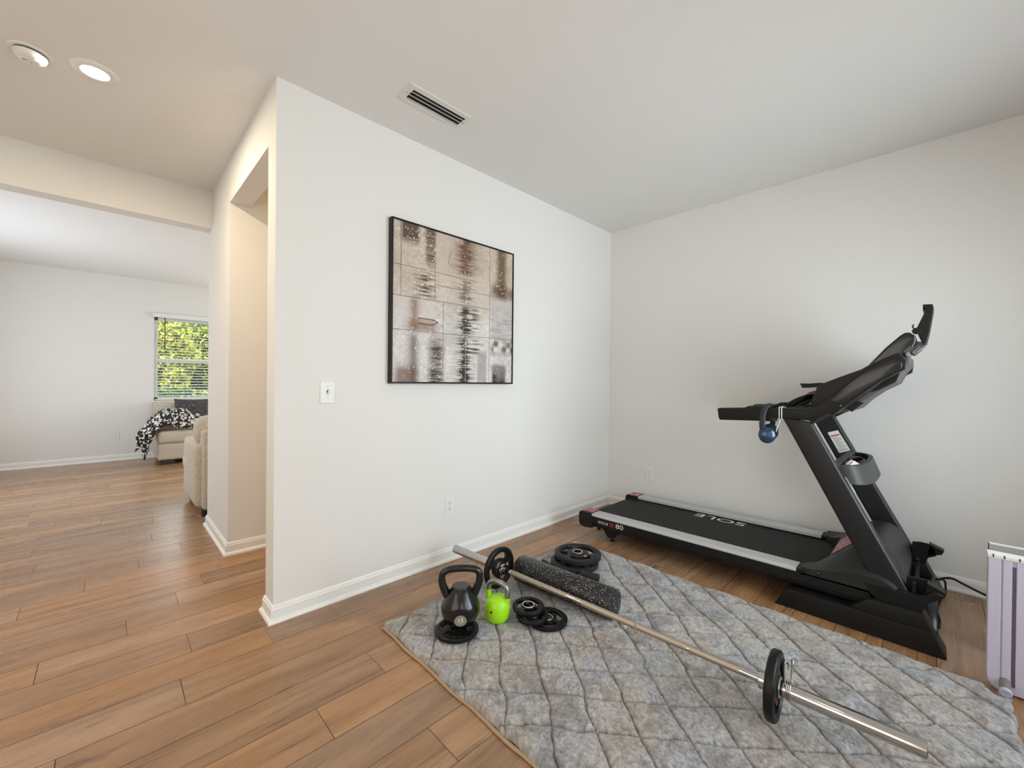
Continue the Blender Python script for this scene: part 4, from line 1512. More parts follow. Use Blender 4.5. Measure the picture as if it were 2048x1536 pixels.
    prism(bm, [(-2.225, 0.20), (-2.228, 0.292), (-2.262, 0.300), (-2.300, 0.298), (-2.325, 0.268), (-2.328, 0.235), (-2.28, 0.205)], 'x', min(sx(2.196), sx(2.206)), max(sx(2.196), sx(2.206)), bevel=0.002)
    prism(bm, [(-2.300, 0.298), (-2.360, 0.272), (-2.352, 0.250), (-2.290, 0.225)], 'x', min(sx(2.150), sx(2.206)), max(sx(2.150), sx(2.206)), bevel=0.002)
    prism(bm, [(-2.246, 0.205), (-2.250, 0.283), (-2.262, 0.283), (-2.262, 0.205)], 'x', min(sx(2.150), sx(2.196)), max(sx(2.150), sx(2.196)))
    obj('boot_bracket', bm, M['black'], tm)
    # foot frame along the floor
    bm = bmesh.new()
    prism(bm, [(-1.700, 0.002), (-1.752, 0.094), (-1.762, 0.101), (-2.25, 0.103), (-2.318, 0.103), (-2.3645, 0.010), (-2.364, 0.0)], 'x', min(sx(2.075), sx(2.20)), max(sx(2.075), sx(2.20)), bevel=0.005, seg=3)
    prism(bm, [(-2.015, 0.095), (-2.092, 0.170), (-2.286, 0.174), (-2.330, 0.080), (-2.2, 0.05)], 'x', min(sx(2.084), sx(2.205)), max(sx(2.084), sx(2.205)), bevel=0.004)
    obj('base_foot', bm, M['black'], tm, smooth=True, sharp=25)


both(half)

# belt: a flat loop round the rear roller
bm = bmesh.new()
prof = []
for k in range(13):
    a = PI / 2 - PI * k / 12
    prof.append((-0.375 + 0.032 * math.cos(a), 0.139 + 0.032 * math.sin(a)))
prof = [(-1.99, 0.171 + DZ(-1.99))] + [(-1.2, 0.171 + DZ(-1.2))] + prof + [(-1.99, 0.107)]
prism(bm, prof, 'x', 2.226, mx(2.226))
belt = obj('running_belt', bm, M['belt'], tm, smooth=True, sharp=30)
obj('belt_lettering', lettering('SOLE', 0.115, Vector((0, 1, -0.0122)), Vector((-1, 0, 0)), (2.775, -1.165, 0.1716 + DZ(-1.165) + 0.0008), depth=0.0003, sx=1.42), M['white_ink'], belt)
obj('underframe', box(2.23, mx(2.23), -2.1, -0.5, 0.088, 0.104), M['black'], tm)
obj('lock_tab', LA([(0, 0), (0.030, 0), (0.034, 0.003), (0.030, 0.007), (0, 0.007)], c=(2.222, -0.442, 0.040), seg=28), M['yellow'], tm)
obj('lock_tab_stem', box(2.216, 2.228, -0.452, -0.432, 0.044, 0.092), M['black'], tm)


# motor hood
def hood_mesh():
    bm = bmesh.new()
    xs_, NX, NY = [], 44, 30
    x0, x1 = 2.118, mx(2.118)
    grid = []

    def sm(t):
        t = max(0, min(1, t))
        return t * t * (3 - 2 * t)
    for i in range(NX + 1):
        s = -1 + 2 * i / NX
        x = XC + s * (x1 - x0) / 2
        a = abs(s)
        if a > 0.75:
            yb = -1.812
        elif a > 0.52:
            yb = -1.812 - 0.095 * (0.75 - a) / 0.23
        else:
            yb = -1.907
        row = []
        for j in range(NY + 1):
            v = j / NY
            y = yb + v * (-2.235 - yb)
            # centre crown and edge heights
            crown = 0.222 + 0.176 * sm((-y - 1.83) / 0.26)
            edge = 0.228 + 0.040 * sm((-y - 1.82) / 0.26)
            e = max(0.0, min(1.0, (a - 0.66) / 0.33))
            h = crown * (1 - e) + edge * e
            if a > 0.75:
                h = min(h, 0.228 + 0.55 * (-y - 1.812) + 0.02)
            nose = max(0.0, (-y - 2.11) / 0.125)
            h = h - (h - 0.15) * (1 - math.sqrt(max(0, 1 - min(1, nose) ** 2)))
            row.append((x, y, h))
        grid.append(row)
    V = [[bm.verts.new(p) for p in row] for row in grid]
    for i in range(NX):
        for j in range(NY):
            bm.faces.new((V[i][j], V[i + 1][j], V[i + 1][j + 1], V[i][j + 1]))
    low = lambda y: 0.184 if y > -2.10 else 0.15
    # rear lip and side walls
    rear = [bm.verts.new((V[i][0].co.x, V[i][0].co.y, 0.182)) for i in range(NX + 1)]
    for i in range(NX):
        bm.faces.new((V[i][0], rear[i], rear[i + 1], V[i + 1][0]))
    for col_, sgn in ((V[0], 1), (V[-1], -1)):
        lowv = [rear[0] if sgn == 1 else rear[-1]] + [bm.verts.new((v.co.x, v.co.y, 0.19 if v.co.y > -2.10 else 0.15)) for v in col_[1:]]
        for j in range(NY):
            f = (col_[j], col_[j + 1], lowv[j + 1], lowv[j])
            bm.faces.new(f if sgn == 1 else f[::-1])
    bmesh.ops.recalc_face_normals(bm, faces=bm.faces)
    return bm


hd = obj('motor_hood', hood_mesh(), M['hood'], tm, smooth=True, sharp=24)
# warning sticker on the slope of the hood
bm = bmesh.new()
sq = []
for (x, y) in ((2.31, -1.918), (2.62, -1.918), (2.62, -2.008), (2.31, -2.008)):
    t = max(0, min(1, (-y - 1.83) / 0.26))
    sq.append(Vector((x, y, 0.222 + 0.176 * t * t * (3 - 2 * t) + 0.004)))
bm.faces.new([bm.verts.new(p) for p in sq])
r_ = bmesh.ops.extrude_face_region(bm, geom=bm.faces[:])
bmesh.ops.translate(bm, verts=[v for v in r_['geom'] if isinstance(v, bmesh.types.BMVert)], vec=(0, 0.001, 0.0015))
bmesh.ops.recalc_face_normals(bm, faces=bm.faces)
stk = obj('warning_sticker', bm, M['sticker'], hd)
obj('hood_screw', LA([(0, 0.003), (0.006, 0.002), (0.008, 0), (0.008, -0.004)], c=(2.1175, -1.885, 0.214), axis=(-1, 0, 0), seg=16), M['blackgloss'], hd)
obj('front_crossbar', T([(2.15, -2.305, 0.075), (mx(2.15), -2.305, 0.075)], 0.032, seg=20), M['steelblack'], tm, smooth=True)
obj('front_panel', box(2.23, mx(2.23), -2.262, -2.25, 0.07, 0.20), M['black'], tm)

# tray between the uprights
bm = bmesh.new()
N_ = 28
out_t, out_b, in_t, in_b = [], [], [], []
for k in range(N_ + 1):
    a = PI * k / N_
    cx, cy = -math.cos(a), math.sin(a)
    sq_ = lambda v, e: math.copysign(abs(v) ** e, v)
    X_, Y_ = XC + 0.318 * sq_(cx, 0.62), -1.935 - 0.128 * sq_(cy, 0.62)
    Xi, Yi = XC + 0.295 * sq_(cx, 0.62), -1.935 - 0.108 * sq_(cy, 0.62)
    out_t.append((X_, Y_, 0.795))
    out_b.append((X_ , Y_ - 0.035, 0.700))
    in_t.append((Xi, Yi, 0.795))
    in_b.append((Xi, Yi - 0.030, 0.716))
R_ = [[bm.verts.new(p) for p in r] for r in (out_b, out_t, in_t, in_b)]
for a_, b_ in zip(R_, R_[1:]):
    for k in range(N_):
        bm.faces.new((a_[k], a_[k + 1], b_[k + 1], b_[k]))
bm.faces.new(R_[0])
bm.faces.new(R_[3])
for (k, ) in ((0,), (N_,)):
    pass
bmesh.ops.recalc_face_normals(bm, faces=bm.faces)
obj('accessory_tray', bm, M['tray'], tm, smooth=True, sharp=35)
obj('tray_back', box(2.205, mx(2.205), -1.962, -1.925, 0.702, 0.80, bevel=0.004), M['tray'], tm)
obj('tray_bracket', P2([(-1.975, 0.735), (-1.99, 0.735), (-2.03, 0.655), (-2.012, 0.65)], 'x', 2.203, 2.222), M['silver'], tm)
obj('crossbar', box(2.198, mx(2.198), -2.00, -1.945, 0.665, 0.703, bevel=0.006), M['black'], tm)

# arms: hand rail running into the glossy side panel of the console
ARM = [(-1.366, 1.066), (-1.372, 1.073), (-1.55, 1.083), (-1.70, 1.0895), (-1.81, 1.094), (-1.845, 1.098), (-1.872, 1.108), (-1.912, 1.144), (-1.955, 1.19), (-2.005, 1.246), (-2.05, 1.292), (-2.092, 1.328), (-2.14, 1.358), (-2.180, 1.3785), (-2.196, 1.380),
       (-2.2205, 1.342), (-2.2165, 1.303), (-2.18, 1.278), (-2.12, 1.235), (-2.05, 1.170), (-1.99, 1.112), (-1.942, 1.062), (-1.918, 1.075), (-1.86, 1.022), (-1.835, 1.029), (-1.70, 1.030), (-1.675, 1.0295), (-1.675, 1.012), (-1.62, 1.010), (-1.383, 1.000), (-1.374, 1.010)]


def arm(sx, side):
    bm = bmesh.new()
    prism(bm, ARM, 'x', min(sx(2.122), sx(2.205)), max(sx(2.122), sx(2.205)), bevel=0.007, seg=3)
    am = obj('handlebar', bm, M['black'], tm, smooth=True, sharp=25)
    # rounded underside bracket that joins the arm to the upright
    bm = bmesh.new()
    prism(bm, [(-1.835, 1.032), (-1.855, 1.012), (-1.905, 1.045), (-1.945, 1.066), (-1.93, 1.10)], 'x', min(sx(2.128), sx(2.200)), max(sx(2.128), sx(2.200)), bevel=0.003)
    obj('arm_bracket', bm, M['hood'], am)
    # glossy outer shell of the console side
    SH = [(-1.925, 1.140), (-2.01, 1.236), (-2.055, 1.278), (-2.10, 1.312), (-2.15, 1.343), (-2.183, 1.352), (-2.205, 1.328), (-2.203, 1.306), (-2.12, 1.245), (-2.04, 1.172), (-1.985, 1.115)]
    bm = bmesh.new()
    prism(bm, SH, 'x', min(sx(2.116), sx(2.126)), max(sx(2.116), sx(2.126)), bevel=0.0045, seg=3)
    obj('side_shell', bm, M['blackgloss'], am, smooth=True, sharp=50)
    for (y, z) in ((-1.975, 1.116), (-2.062, 1.200)):
        obj('shell_screw', LA([(0, 0.002), (0.004, 0.001), (0.0045, -0.002)], c=(sx(2.1215), y, z), axis=(-1 if side == 0 else 1, 0, 0), seg=10), M['chrome'], am)
    # thumb pad on the rail
    bm = bmesh.new()
    prism(bm, [(-1.515, 1.082), (-1.54, 1.094), (-1.60, 1.098), (-1.66, 1.092), (-1.66, 1.086)], 'x', min(sx(2.135), sx(2.192)), max(sx(2.135), sx(2.192)), bevel=0.002)
    obj('thumb_control', bm, M['hood'], am)


both(arm)
# console body between the arms: deep lower part, screen on top
bm = bmesh.new()
prism(bm, [(-1.822, 1.092), (-1.858, 1.212), (-1.90, 1.239), (-1.952, 1.264), (-2.044, 1.305), (-2.090, 1.338), (-2.17, 1.340), (-2.18, 1.30), (-2.05, 1.16), (-1.95, 1.07)], 'x', 2.204, mx(2.204), bevel=0.006, seg=2)
cs = obj('console_body', bm, M['hood'], tm, smooth=True, sharp=30)
bm = bmesh.new()
prism(bm, [(-2.055, 1.318), (-2.13, 1.418), (-2.185, 1.478), (-2.205, 1.493), (-2.222, 1.493), (-2.243, 1.474), (-2.247, 1.450), (-2.236, 1.415), (-2.20, 1.375), (-2.13, 1.30)], 'x', 2.30, mx(2.30), bevel=0.010, seg=4)
obj('screen_housing', bm, M['blackgloss'], cs, smooth=True, sharp=40)
bm = bmesh.new()
obj('memory_slot', P2([(-2.20, 1.398), (-2.226, 1.424), (-2.236, 1.412), (-2.21, 1.385)], 'x', 2.294, 2.302), M['greyplastic'], cs)
prism(bm, [(-2.232, 1.393), (-2.262, 1.424), (-2.250, 1.432), (-2.215, 1.40)], 'x', 2.33, mx(2.33))
obj('port_strip', bm, M['greyplastic'], cs)
bm = bmesh.new()
prism(bm, [(-1.900, 1.062), (-1.985, 1.090), (-2.004, 1.083), (-2.048, 1.137), (-2.106, 1.190), (-2.175, 1.236), (-2.197, 1.291), (-2.225, 1.335), (-2.224, 1.372), (-2.18, 1.36), (-1.95, 1.12)], 'x', 2.26, mx(2.26), bevel=0.008, seg=2)
obj('console_back', bm, M['greyplastic'], cs, smooth=True, sharp=30)
bm = bmesh.new()
prism(bm, [(-2.055, 1.180), (-2.128, 1.282), (-2.188, 1.286), (-2.178, 1.244), (-2.11, 1.198)], 'x', 2.252, 2.262)
obj('back_recess', bm, M['black'], cs)
obj('back_hook', P2([(-1.985, 1.105), (-2.004, 1.080), (-2.052, 1.128), (-2.03, 1.14)], 'x', 2.24, 2.30), M['black'], cs)
# pulse grip bar that reaches towards the runner
gb = [(2.36, -1.700, 1.098), (2.37, -1.745, 1.128), (2.42, -1.80, 1.156), (2.50, -1.85, 1.178)]
obj('pulse_grip', T(smooth_path([(2.33, -1.683, 1.094)] + gb, 5), 0.0200, seg=18), M['rubber'], cs, smooth=True)
obj('pulse_grip', T(smooth_path([(mx(2.33), -1.683, 1.094)] + [(mx(a), b, c) for a, b, c in gb], 5), 0.0200, seg=18), M['rubber'], cs, smooth=True)
obj('book_ledge', P2([(-1.70, 1.232), (-1.712, 1.202), (-1.755, 1.206), (-1.86, 1.220), (-1.86, 1.236), (-1.80, 1.236), (-1.745, 1.230)], 'x', 2.62, 2.84), M['black'], cs)
obj('control_button_bar', P2([(-1.775, 1.160), (-1.80, 1.180), (-1.83, 1.190), (-1.83, 1.172)], 'x', 2.35, 2.45), M['darkred'], cs)

# tablet holder clamped to the top of the console
th = thing('tablet_holder', 'black tablet holder clamped upright on top of the treadmill console', 'tablet holder', (XC, -2.255, 1.43))
obj('back_plate', P2([(-2.302, 1.642), (-2.287, 1.642), (-2.243, 1.520), (-2.247, 1.500), (-2.270, 1.437), (-2.281, 1.448), (-2.291, 1.50), (-2.306, 1.622)], 'x', 2.42, 2.63, bevel=0.003), M['black'], th)
obj('top_lip', P2([(-2.298, 1.645), (-2.266, 1.647), (-2.2655, 1.622), (-2.271, 1.622), (-2.274, 1.637), (-2.298, 1.635)], 'x', 2.44, 2.61, bevel=0.001), M['black'], th)
obj('lower_clamp', P2([(-2.232, 1.432), (-2.246, 1.404), (-2.279, 1.437), (-2.274, 1.452), (-2.246, 1.456)], 'x', 2.44, 2.61, bevel=0.002), M['blackgloss'], th)
obj('hinge_knob', LA([(0, 0), (0.014, 0), (0.016, 0.003), (0.016, 0.03), (0.012, 0.034), (0, 0.034)], c=(2.40, -2.243, 1.508), axis=(1, 0, 0), seg=20), M['black'], th)
obj('spring_arm', T(smooth_path([(2.43, -2.245, 1.515), (2.43, -2.229, 1.530), (2.43, -2.233, 1.545)], 4), 0.003, seg=8), M['black'], th)

# items on the tray
pk = thing('tissue_packet', 'pale pink crumpled packet in the treadmill tray', 'packet', (2.33, -1.99, 0.79))
bm = bmesh.new()
bmesh.ops.create_icosphere(bm, subdivisions=3, radius=1)
rr = random.Random(4)
for v in bm.verts:
    k = 1 + 0.18 * math.sin(v.co.x * 5 + v.co.y * 7) + rr.uniform(-0.06, 0.06)
    v.co = Vector((v.co.x * 0.062 * k, v.co.y * 0.030 * k, v.co.z * 0.032 * k))
bmesh.ops.translate(bm, verts=bm.verts, vec=(2.325, -2.000, 0.775))
obj('wrapper', bm, M['packet'], pk)
kr = thing('black_strap_loop', 'black looped strap lying in the treadmill tray behind the pink packet', 'strap', (2.55, -1.99, 0.775))
obj('loop', T(smooth_path([(2.42, -1.985, 0.775), (2.46, -1.975, 0.797), (2.54, -1.985, 0.800), (2.60, -2.005, 0.795), (2.58, -2.03, 0.785), (2.50, -2.025, 0.782), (2.44, -2.01, 0.772)], 5), 0.006, seg=8, flat=(1.5, 0.6)), M['rubber'], kr, smooth=True)

# cable ties wrapped round the near and the far hand rail
def wrap(sx, label, yy, n):
    w = thing('white_cord_wrap', label, 'cord', (sx(2.165), yy, 1.05))
    for k in range(n):
        y = yy - k * 0.012
        x0, x1 = min(sx(2.119), sx(2.208)), max(sx(2.119), sx(2.208))
        z0, z1 = 1.0275, 1.0945
        loop = [(x0, y, z0 + 0.008), (x0, y, z1 - 0.008), (x0 + 0.006, y, z1), (x1 - 0.006, y, z1), (x1, y, z1 - 0.008), (x1, y + 0.003, z0 + 0.008), (x1 - 0.006, y, z0), (x0 + 0.006, y, z0)]
        obj('cord_loop', T(loop, 0.0026, seg=8, closed=True), M['cablewhite'], w, smooth=True)
    return w


w = wrap(lambda x: x, 'white cord wound twice around the near treadmill handrail', -1.700, 2)
obj('loose_end', T(smooth_path([(2.118, -1.705, 1.028), (2.116, -1.702, 1.005), (2.117, -1.690, 0.975), (2.118, -1.688, 0.955)], 5), 0.0022, seg=8), M['cablewhite'], w, smooth=True)
wrap(mx, 'white cord wound around the far treadmill handrail', -1.600, 1)

# headphones hanging on the near handrail
hp_ = thing('headphones', 'navy over-ear headphones hanging on the near treadmill handrail', 'headphones', (2.16, -1.65, 1.0))
hy = Vector((0.16, -0.04, 0)).normalized()
band = []
P_ = [(2.088, -1.628, 0.955), (2.082, -1.626, 1.00), (2.086, -1.628, 1.05), (2.105, -1.634, 1.088), (2.135, -1.642, 1.103), (2.175, -1.652, 1.106), (2.212, -1.655, 1.094), (2.236, -1.648, 1.055), (2.242, -1.640, 1.00), (2.238, -1.636, 0.955)]
obj('headband', T(smooth_path(P_, 6), 0.0155, seg=14, flat=(1.0, 0.32)), M['navydark'], hp_, smooth=True)
for (c, nrm, nm) in (((2.088, -1.650, 0.935), Vector((-1, -0.30, 0.05)), 'ear_cup'), ((2.224, -1.632, 0.943), Vector((1, 0.1, 0.05)), 'ear_cup')):
    bm = bmesh.new()
    lathe(bm, [(0.0, 0.018), (0.022, 0.0165), (0.036, 0.010), (0.0415, 0.002), (0.0415, -0.006), (0.039, -0.010)], c=c, axis=nrm, seg=40, caps=False)
    bmesh.ops.scale(bm, verts=bm.verts, vec=(1, 1, 1.12), space=Matrix.Translation(-Vector(c)))
    o = obj(nm, bm, M['navy'], hp_, smooth=True, sharp=60)
    bm = bmesh.new()
    lathe(bm, [(0.012, -0.024), (0.028, -0.027), (0.040, -0.022), (0.0435, -0.014), (0.040, -0.007), (0.012, -0.007)], c=c, axis=nrm, seg=40, caps=True)
    bmesh.ops.scale(bm, verts=bm.verts, vec=(1, 1, 1.10), space=Matrix.Translation(-Vector(c)))
    obj('ear_cushion', bm, M['navydark'], o, smooth=True, sharp=60)
    if nm and c[0] < 2.15:
        obj('stripe_mark', T([(c[0] - 0.0165, c[1] - 0.004, c[2] - 0.004), (c[0] - 0.0162, c[1] - 0.016, c[2] + 0.004)], 0.0013, seg=6), M['pink'], o)

# power cord of the treadmill
pc = thing('power_cord', 'black power cord running from the treadmill front along the right wall', 'power cord', (2.95, -2.35, 0))
obj('cord', T(smooth_path([(2.70, -2.30, 0.055), (2.90, -2.318, 0.060), (2.975, -2.340, 0.060), (2.985, -2.365, 0.075), (2.985, -2.40, 0.083), (2.975, -2.45, 0.066), (2.97, -2.53, 0.038), (2.965, -2.62, 0.012), (2.96, -2.80, 0.005), (2.98, -3.1, 0.005)], 6), 0.0062, seg=8), M['rubber'], pc, smooth=True)
obj('cord_hook', T(smooth_path([(2.86, -2.330, 0.10), (2.89, -2.362, 0.092), (2.895, -2.368, 0.06), (2.89, -2.368, 0.012), (2.80, -2.35, 0.006), (2.62, -2.335, 0.006), (2.50, -2.345, 0.006), (2.40, -2.34, 0.006)], 6), 0.0045, seg=8), M['rubber'], pc, smooth=True)

# ------------------------------------------------------------------ lavender folded panel at the right edge
lp = thing('folded_plastic_appliance', 'pale lavender plastic appliance with vertical slots standing at the right edge', 'appliance', (1.98, -2.62, 0))
PXA, PXB = 1.958, 2.016
yl_, yr_ = -2.473, -2.800
zt = 0.545
poly = [(yl_, zt), (yl_ , 0.060)] + [(yl_ - 0.050 + 0.050 * math.cos(a), 0.055 - 0.050 * math.sin(a)) for a in [PI / 2 * k / 8 for k in range(1, 9)]] + [(yr_, 0.005), (yr_, zt)]
bm = bmesh.new()
prism(bm, poly, 'x', PXA + 0.006, PXB, bevel=0.004, seg=2)
obj('shell', bm, M['lavender'], lp, smooth=True, sharp=30)
# raised ribs leave narrow and wide slots between them
yy = yl_ - 0.002
ribs = [(yl_ - 0.001, -2.5085), (-2.5125, -2.5365), (-2.5475, -2.590), (-2.594, -2.640), (-2.652, -2.70), (-2.704, -2.799)]
for i, (a, b) in enumerate(ribs):
    bm = bmesh.new()
    if i == 0:
        prism(bm, [(a, zt - 0.012), (a, 0.062)] + [(yl_ - 0.050 + 0.049 * math.cos(q), 0.056 - 0.049 * math.sin(q)) for q in [math.radians(45) * k / 5 for k in range(1, 6)]] + [(b, 0.035), (b, zt - 0.012)], 'x', PXA, PXA + 0.008, bevel=0.002)
    else:
        bx(bm, PXA, PXA + 0.008, b, a, 0.035, zt - 0.012, bevel=0.002)
    obj('front_rib', bm, M['lavender'], lp)
bm = bmesh.new()
prism(bm, [(-2.5065, 0.0355), (-2.4852, 0.0225), (-2.50, 0.012), (-2.523, 0.008), (-2.798, 0.008), (-2.798, 0.0355)], 'x', PXA, PXA + 0.008)
obj('front_foot_panel', bm, M['lavender'], lp)
obj('dark_slot', box(PXA + 0.0045, PXA + 0.0065, -2.5475, -2.5365, 0.036, zt - 0.035), M['lavdark'], lp)
obj('dark_slot', box(PXA + 0.0045, PXA + 0.0065, -2.652, -2.640, 0.036, zt - 0.035), M['lavdark'], lp)
obj('top_strip', box(PXA - 0.002, PXB + 0.003, yr_, yl_ + 0.002, zt - 0.012, zt + 0.002, bevel=0.002), M['white'], lp)
bm = bmesh.new()
for y in (-2.485, -2.514, -2.553, -2.59, -2.63):
    bx(bm, PXA - 0.0026, PXA + 0.006, y - 0.004, y, zt - 0.008, zt + 0.0026)
obj('clips', bm, M['slotdark'], lp)
s0, s1 = Vector((1.968, -2.523, 0.052)), Vector((1.905, -2.520, 0.0300))
bm = bmesh.new()
pr = []
nR = 7
ln_ = (s1 - s0).length
for k in range(nR * 2 + 1):
    pr.append((0.0165 if k % 2 else 0.0145, ln_ * k / (nR * 2) * 0.93))
lathe(bm, pr, c=s0, axis=(s1 - s0), seg=28)
hs = obj('ribbed_spout', bm, M['greyrib'], lp, smooth=True, sharp=60)
bm = bmesh.new()
lathe(bm, [(0.011, ln_ - 0.012), (0.0175, ln_ - 0.012), (0.0180, ln_), (0.0145, ln_ + 0.0015), (0.0135, ln_ - 0.004), (0.0, ln_ - 0.004)], c=s0, axis=(s1 - s0), seg=32, caps=False)
obj('spout_ring', bm, M['lavender'], hs, smooth=True, sharp=40)
gp_ = thing('clear_panel', 'thin clear panel with a grey edge standing behind the lavender appliance', 'panel', (2.30, -2.65, 0))
obj('sheet', box(2.300, 2.304, -2.85, -2.496, 0.0, 0.505), M['glass'], gp_)
obj('edge_trim', box(2.296, 2.308, -2.85, -2.493, 0.503, 0.5085), M['trim'], gp_)
obj('edge_trim', box(2.296, 2.308, -2.4965, -2.4925, 0.0, 0.508), M['greyplastic'], gp_)


# ------------------------------------------------------------------ living room: far sofa with pillow and throw, near sofa
def cushion(bm, x0, x1, y0, y1, z0, z1, r=0.05, puff=0.02):
    """soft rounded block"""
    b2 = bmesh.new()
    bx(b2, x0, x1, y0, y1, z0, z1)
    bmesh.ops.bevel(b2, geom=b2.edges[:], offset=r, segments=4, affect='EDGES', profile=0.5)
    bmesh.ops.subdivide_edges(b2, edges=[e for e in b2.edges if e.calc_length() > 0.12], cuts=5, use_grid_fill=True)
    cx, cy, cz = (x0 + x1) / 2, (y0 + y1) / 2, (z0 + z1) / 2
    for v in b2.verts:
        u, w, t = (v.co.x - cx) / (x1 - x0) * 2, (v.co.y - cy) / (y1 - y0) * 2, (v.co.z - cz) / (z1 - z0) * 2
        v.co.z += puff * math.copysign(1, t) * max(0, 1 - u * u) * max(0, 1 - w * w) * (abs(t) > 0.6)
        v.co.y += puff * 0.5 * math.copysign(1, w) * max(0, 1 - u * u) * max(0, 1 - t * t) * (abs(w) > 0.6)
    m = bpy.data.meshes.new('tmp')
    b2.to_mesh(m)
    b2.free()
    bm.from_mesh(m)
    bpy.data.meshes.remove(m)


fs = thing('cream_sofa', 'cream upholstered sofa below the far living room window, draped with a throw', 'sofa', (1.0, 5.7, 0))
bm = bmesh.new()
cushion(bm, -0.10, 2.20, 5.30, 6.10, 0.062, 0.300, 0.03, 0.0)
obj('base', bm, M['cream'], fs, smooth=True, sharp=50)
bm = bmesh.new()
cushion(bm, -0.105, 0.98, 5.285, 5.98, 0.295, 0.475, 0.05, 0.02)
obj('seat_cushion', bm, M['cream'], fs, smooth=True, sharp=60)
bm = bmesh.new()
cushion(bm, 0.985, 2.2, 5.285, 5.98, 0.295, 0.475, 0.05, 0.02)
obj('seat_cushion', bm, M['cream'], fs, smooth=True, sharp=60)
bm = bmesh.new()
cushion(bm, -0.12, 0.155, 5.80, 6.12, 0.30, 0.868, 0.05, 0.0)
obj('corner_back', bm, M['cream'], fs, smooth=True, sharp=60)
bm = bmesh.new()
cushion(bm, 0.15, 2.2, 5.88, 6.12, 0.30, 0.80, 0.05, 0.0)
obj('back', bm, M['cream'], fs, smooth=True, sharp=60)
bm = bmesh.new()
cushion(bm, -0.10, 0.10, 5.42, 5.78, 0.47, 0.60, 0.05, 0.01)
obj('bolster', bm, M['cream'], fs, smooth=True, sharp=60)
for (x, y) in ((-0.07, 5.31), (2.08, 5.31), (-0.07, 6.0), (2.08, 6.0)):
    obj('foot', box(x, x + 0.16 if y < 5.6 else x + 0.08, y, y + 0.07, 0, 0.075), M['foot'], fs)

pw = thing('throw_pillow', 'charcoal streaked square throw pillow on the far sofa under the window', 'pillow', (0.42, 5.80, 0.7))
bm = bmesh.new()
NG = 22
g1, g2 = [], []
for i in range(NG + 1):
    r1, r2 = [], []
    for j in range(NG + 1):
        u, w = -1 + 2 * i / NG, -1 + 2 * j / NG
        th_ = 0.075 * (max(0, 1 - abs(u) ** 2.6) * max(0, 1 - abs(w) ** 2.6)) ** 0.55
        pin = 1 - 0.06 * (1 - abs(u) ** 2) * abs(w) ** 3
        pin2 = 1 - 0.06 * (1 - abs(w) ** 2) * abs(u) ** 3
        x = 0.385 + u * 0.265 * pin2
        zz = 0.702 + w * 0.212 * pin
        yb = 5.735 + 0.30 * (zz - 0.70)
        r1.append(bm.verts.new((x, yb - th_, zz)))
        r2.append(bm.verts.new((x, yb + th_ * 0.5 + 0.001, zz)))
    g1.append(r1)
    g2.append(r2)
for g_, fl in ((g1, False), (g2, True)):
    for i in range(NG):
        for j in range(NG):
            f = (g_[i][j], g_[i + 1][j], g_[i + 1][j + 1], g_[i][j + 1])
            bm.faces.new(f[::-1] if fl else f)
bmesh.ops.remove_doubles(bm, verts=bm.verts, dist=0.0015)
bmesh.ops.recalc_face_normals(bm, faces=bm.faces)
obj('pillow_cover', bm, M['pillow'], pw, smooth=True)

# throw: a draped sheet, from the seat over the left side, hanging to a point
tw = thing('throw_blanket', 'black and white fleece throw draped over the left end of the far sofa', 'throw blanket', (0.0, 5.5, 0.5))


def interp(pts, t):
    for (a, va), (b, vb) in zip(pts, pts[1:]):
        if t <= b:
            k = (t - a) / (b - a)
            k = k * k * (3 - 2 * k)
            return [x + (y - x) * k for x, y in zip(va, vb)]
    return pts[-1][1]


# cross sections along the throw from right end (t=0) to hanging tip (t=1): (x, z_top, z_bottom_front, y_front, y_back)
TOPC = [(0.0, (0.44, 0.600, 0.520, 5.35, 5.57)), (0.12, (0.36, 0.700, 0.492, 5.31, 5.60)), (0.30, (0.22, 0.765, 0.495, 5.30, 5.61)), (0.45, (0.08, 0.785, 0.560, 5.30, 5.64)), (0.58, (-0.05, 0.745, 0.545, 5.29, 5.80)),
        (0.70, (-0.135, 0.660, 0.335, 5.28, 5.76)), (0.80, (-0.200, 0.560, 0.300, 5.28, 5.68)), (0.90, (-0.255, 0.490, 0.270, 5.28, 5.55)), (1.0, (-0.290, 0.455, 0.235, 5.29, 5.42))]
bm = bmesh.new()
NU, NV = 90, 34
vn1 = vnoise((NU + 1, NV + 1), (12, 8), 51)
vn2 = vnoise((NU + 1, NV + 1), (30, 16), 52)
rows = []
for i in range(NU + 1):
    t = i / NU
    x, zt_, zb_, yf, yb = interp(TOPC, t)
    row = []
    for j in range(NV + 1):
        s = j / NV
        if s < 0.55:
            k = s / 0.55
            yy = yf + 0.03 * math.sin(k * PI * 0.5) * 0
            z = zb_ + (zt_ - zb_) * (1 - (1 - k) ** 1.8)
            yy = yf + (yb - yf) * 0.35 * k ** 2.2
        else:
            k = (s - 0.55) / 0.45
            z = zt_ - 0.03 * k
            yy = yf + (yb - yf) * (0.35 + 0.65 * k)
        fold = 0.026 * math.sin(t * 34 + s * 4) * (0.5 + 0.5 * s)
        dn = (vn1[i, j] - 0.5) * 0.05 + (vn2[i, j] - 0.5) * 0.022
        row.append(bm.verts.new((x + 0.02 * math.sin(s * 9) + dn * 0.5 + (-0.04 * (1 - s) if t > 0.6 else 0), yy - 0.02 + fold * 0.5 + dn * 0.4, z + fold * 0.35 + dn)))
    rows.append(row)
for i in range(NU):
    for j in range(NV):
        bm.faces.new((rows[i][j], rows[i + 1][j], rows[i + 1][j + 1], rows[i][j + 1]))
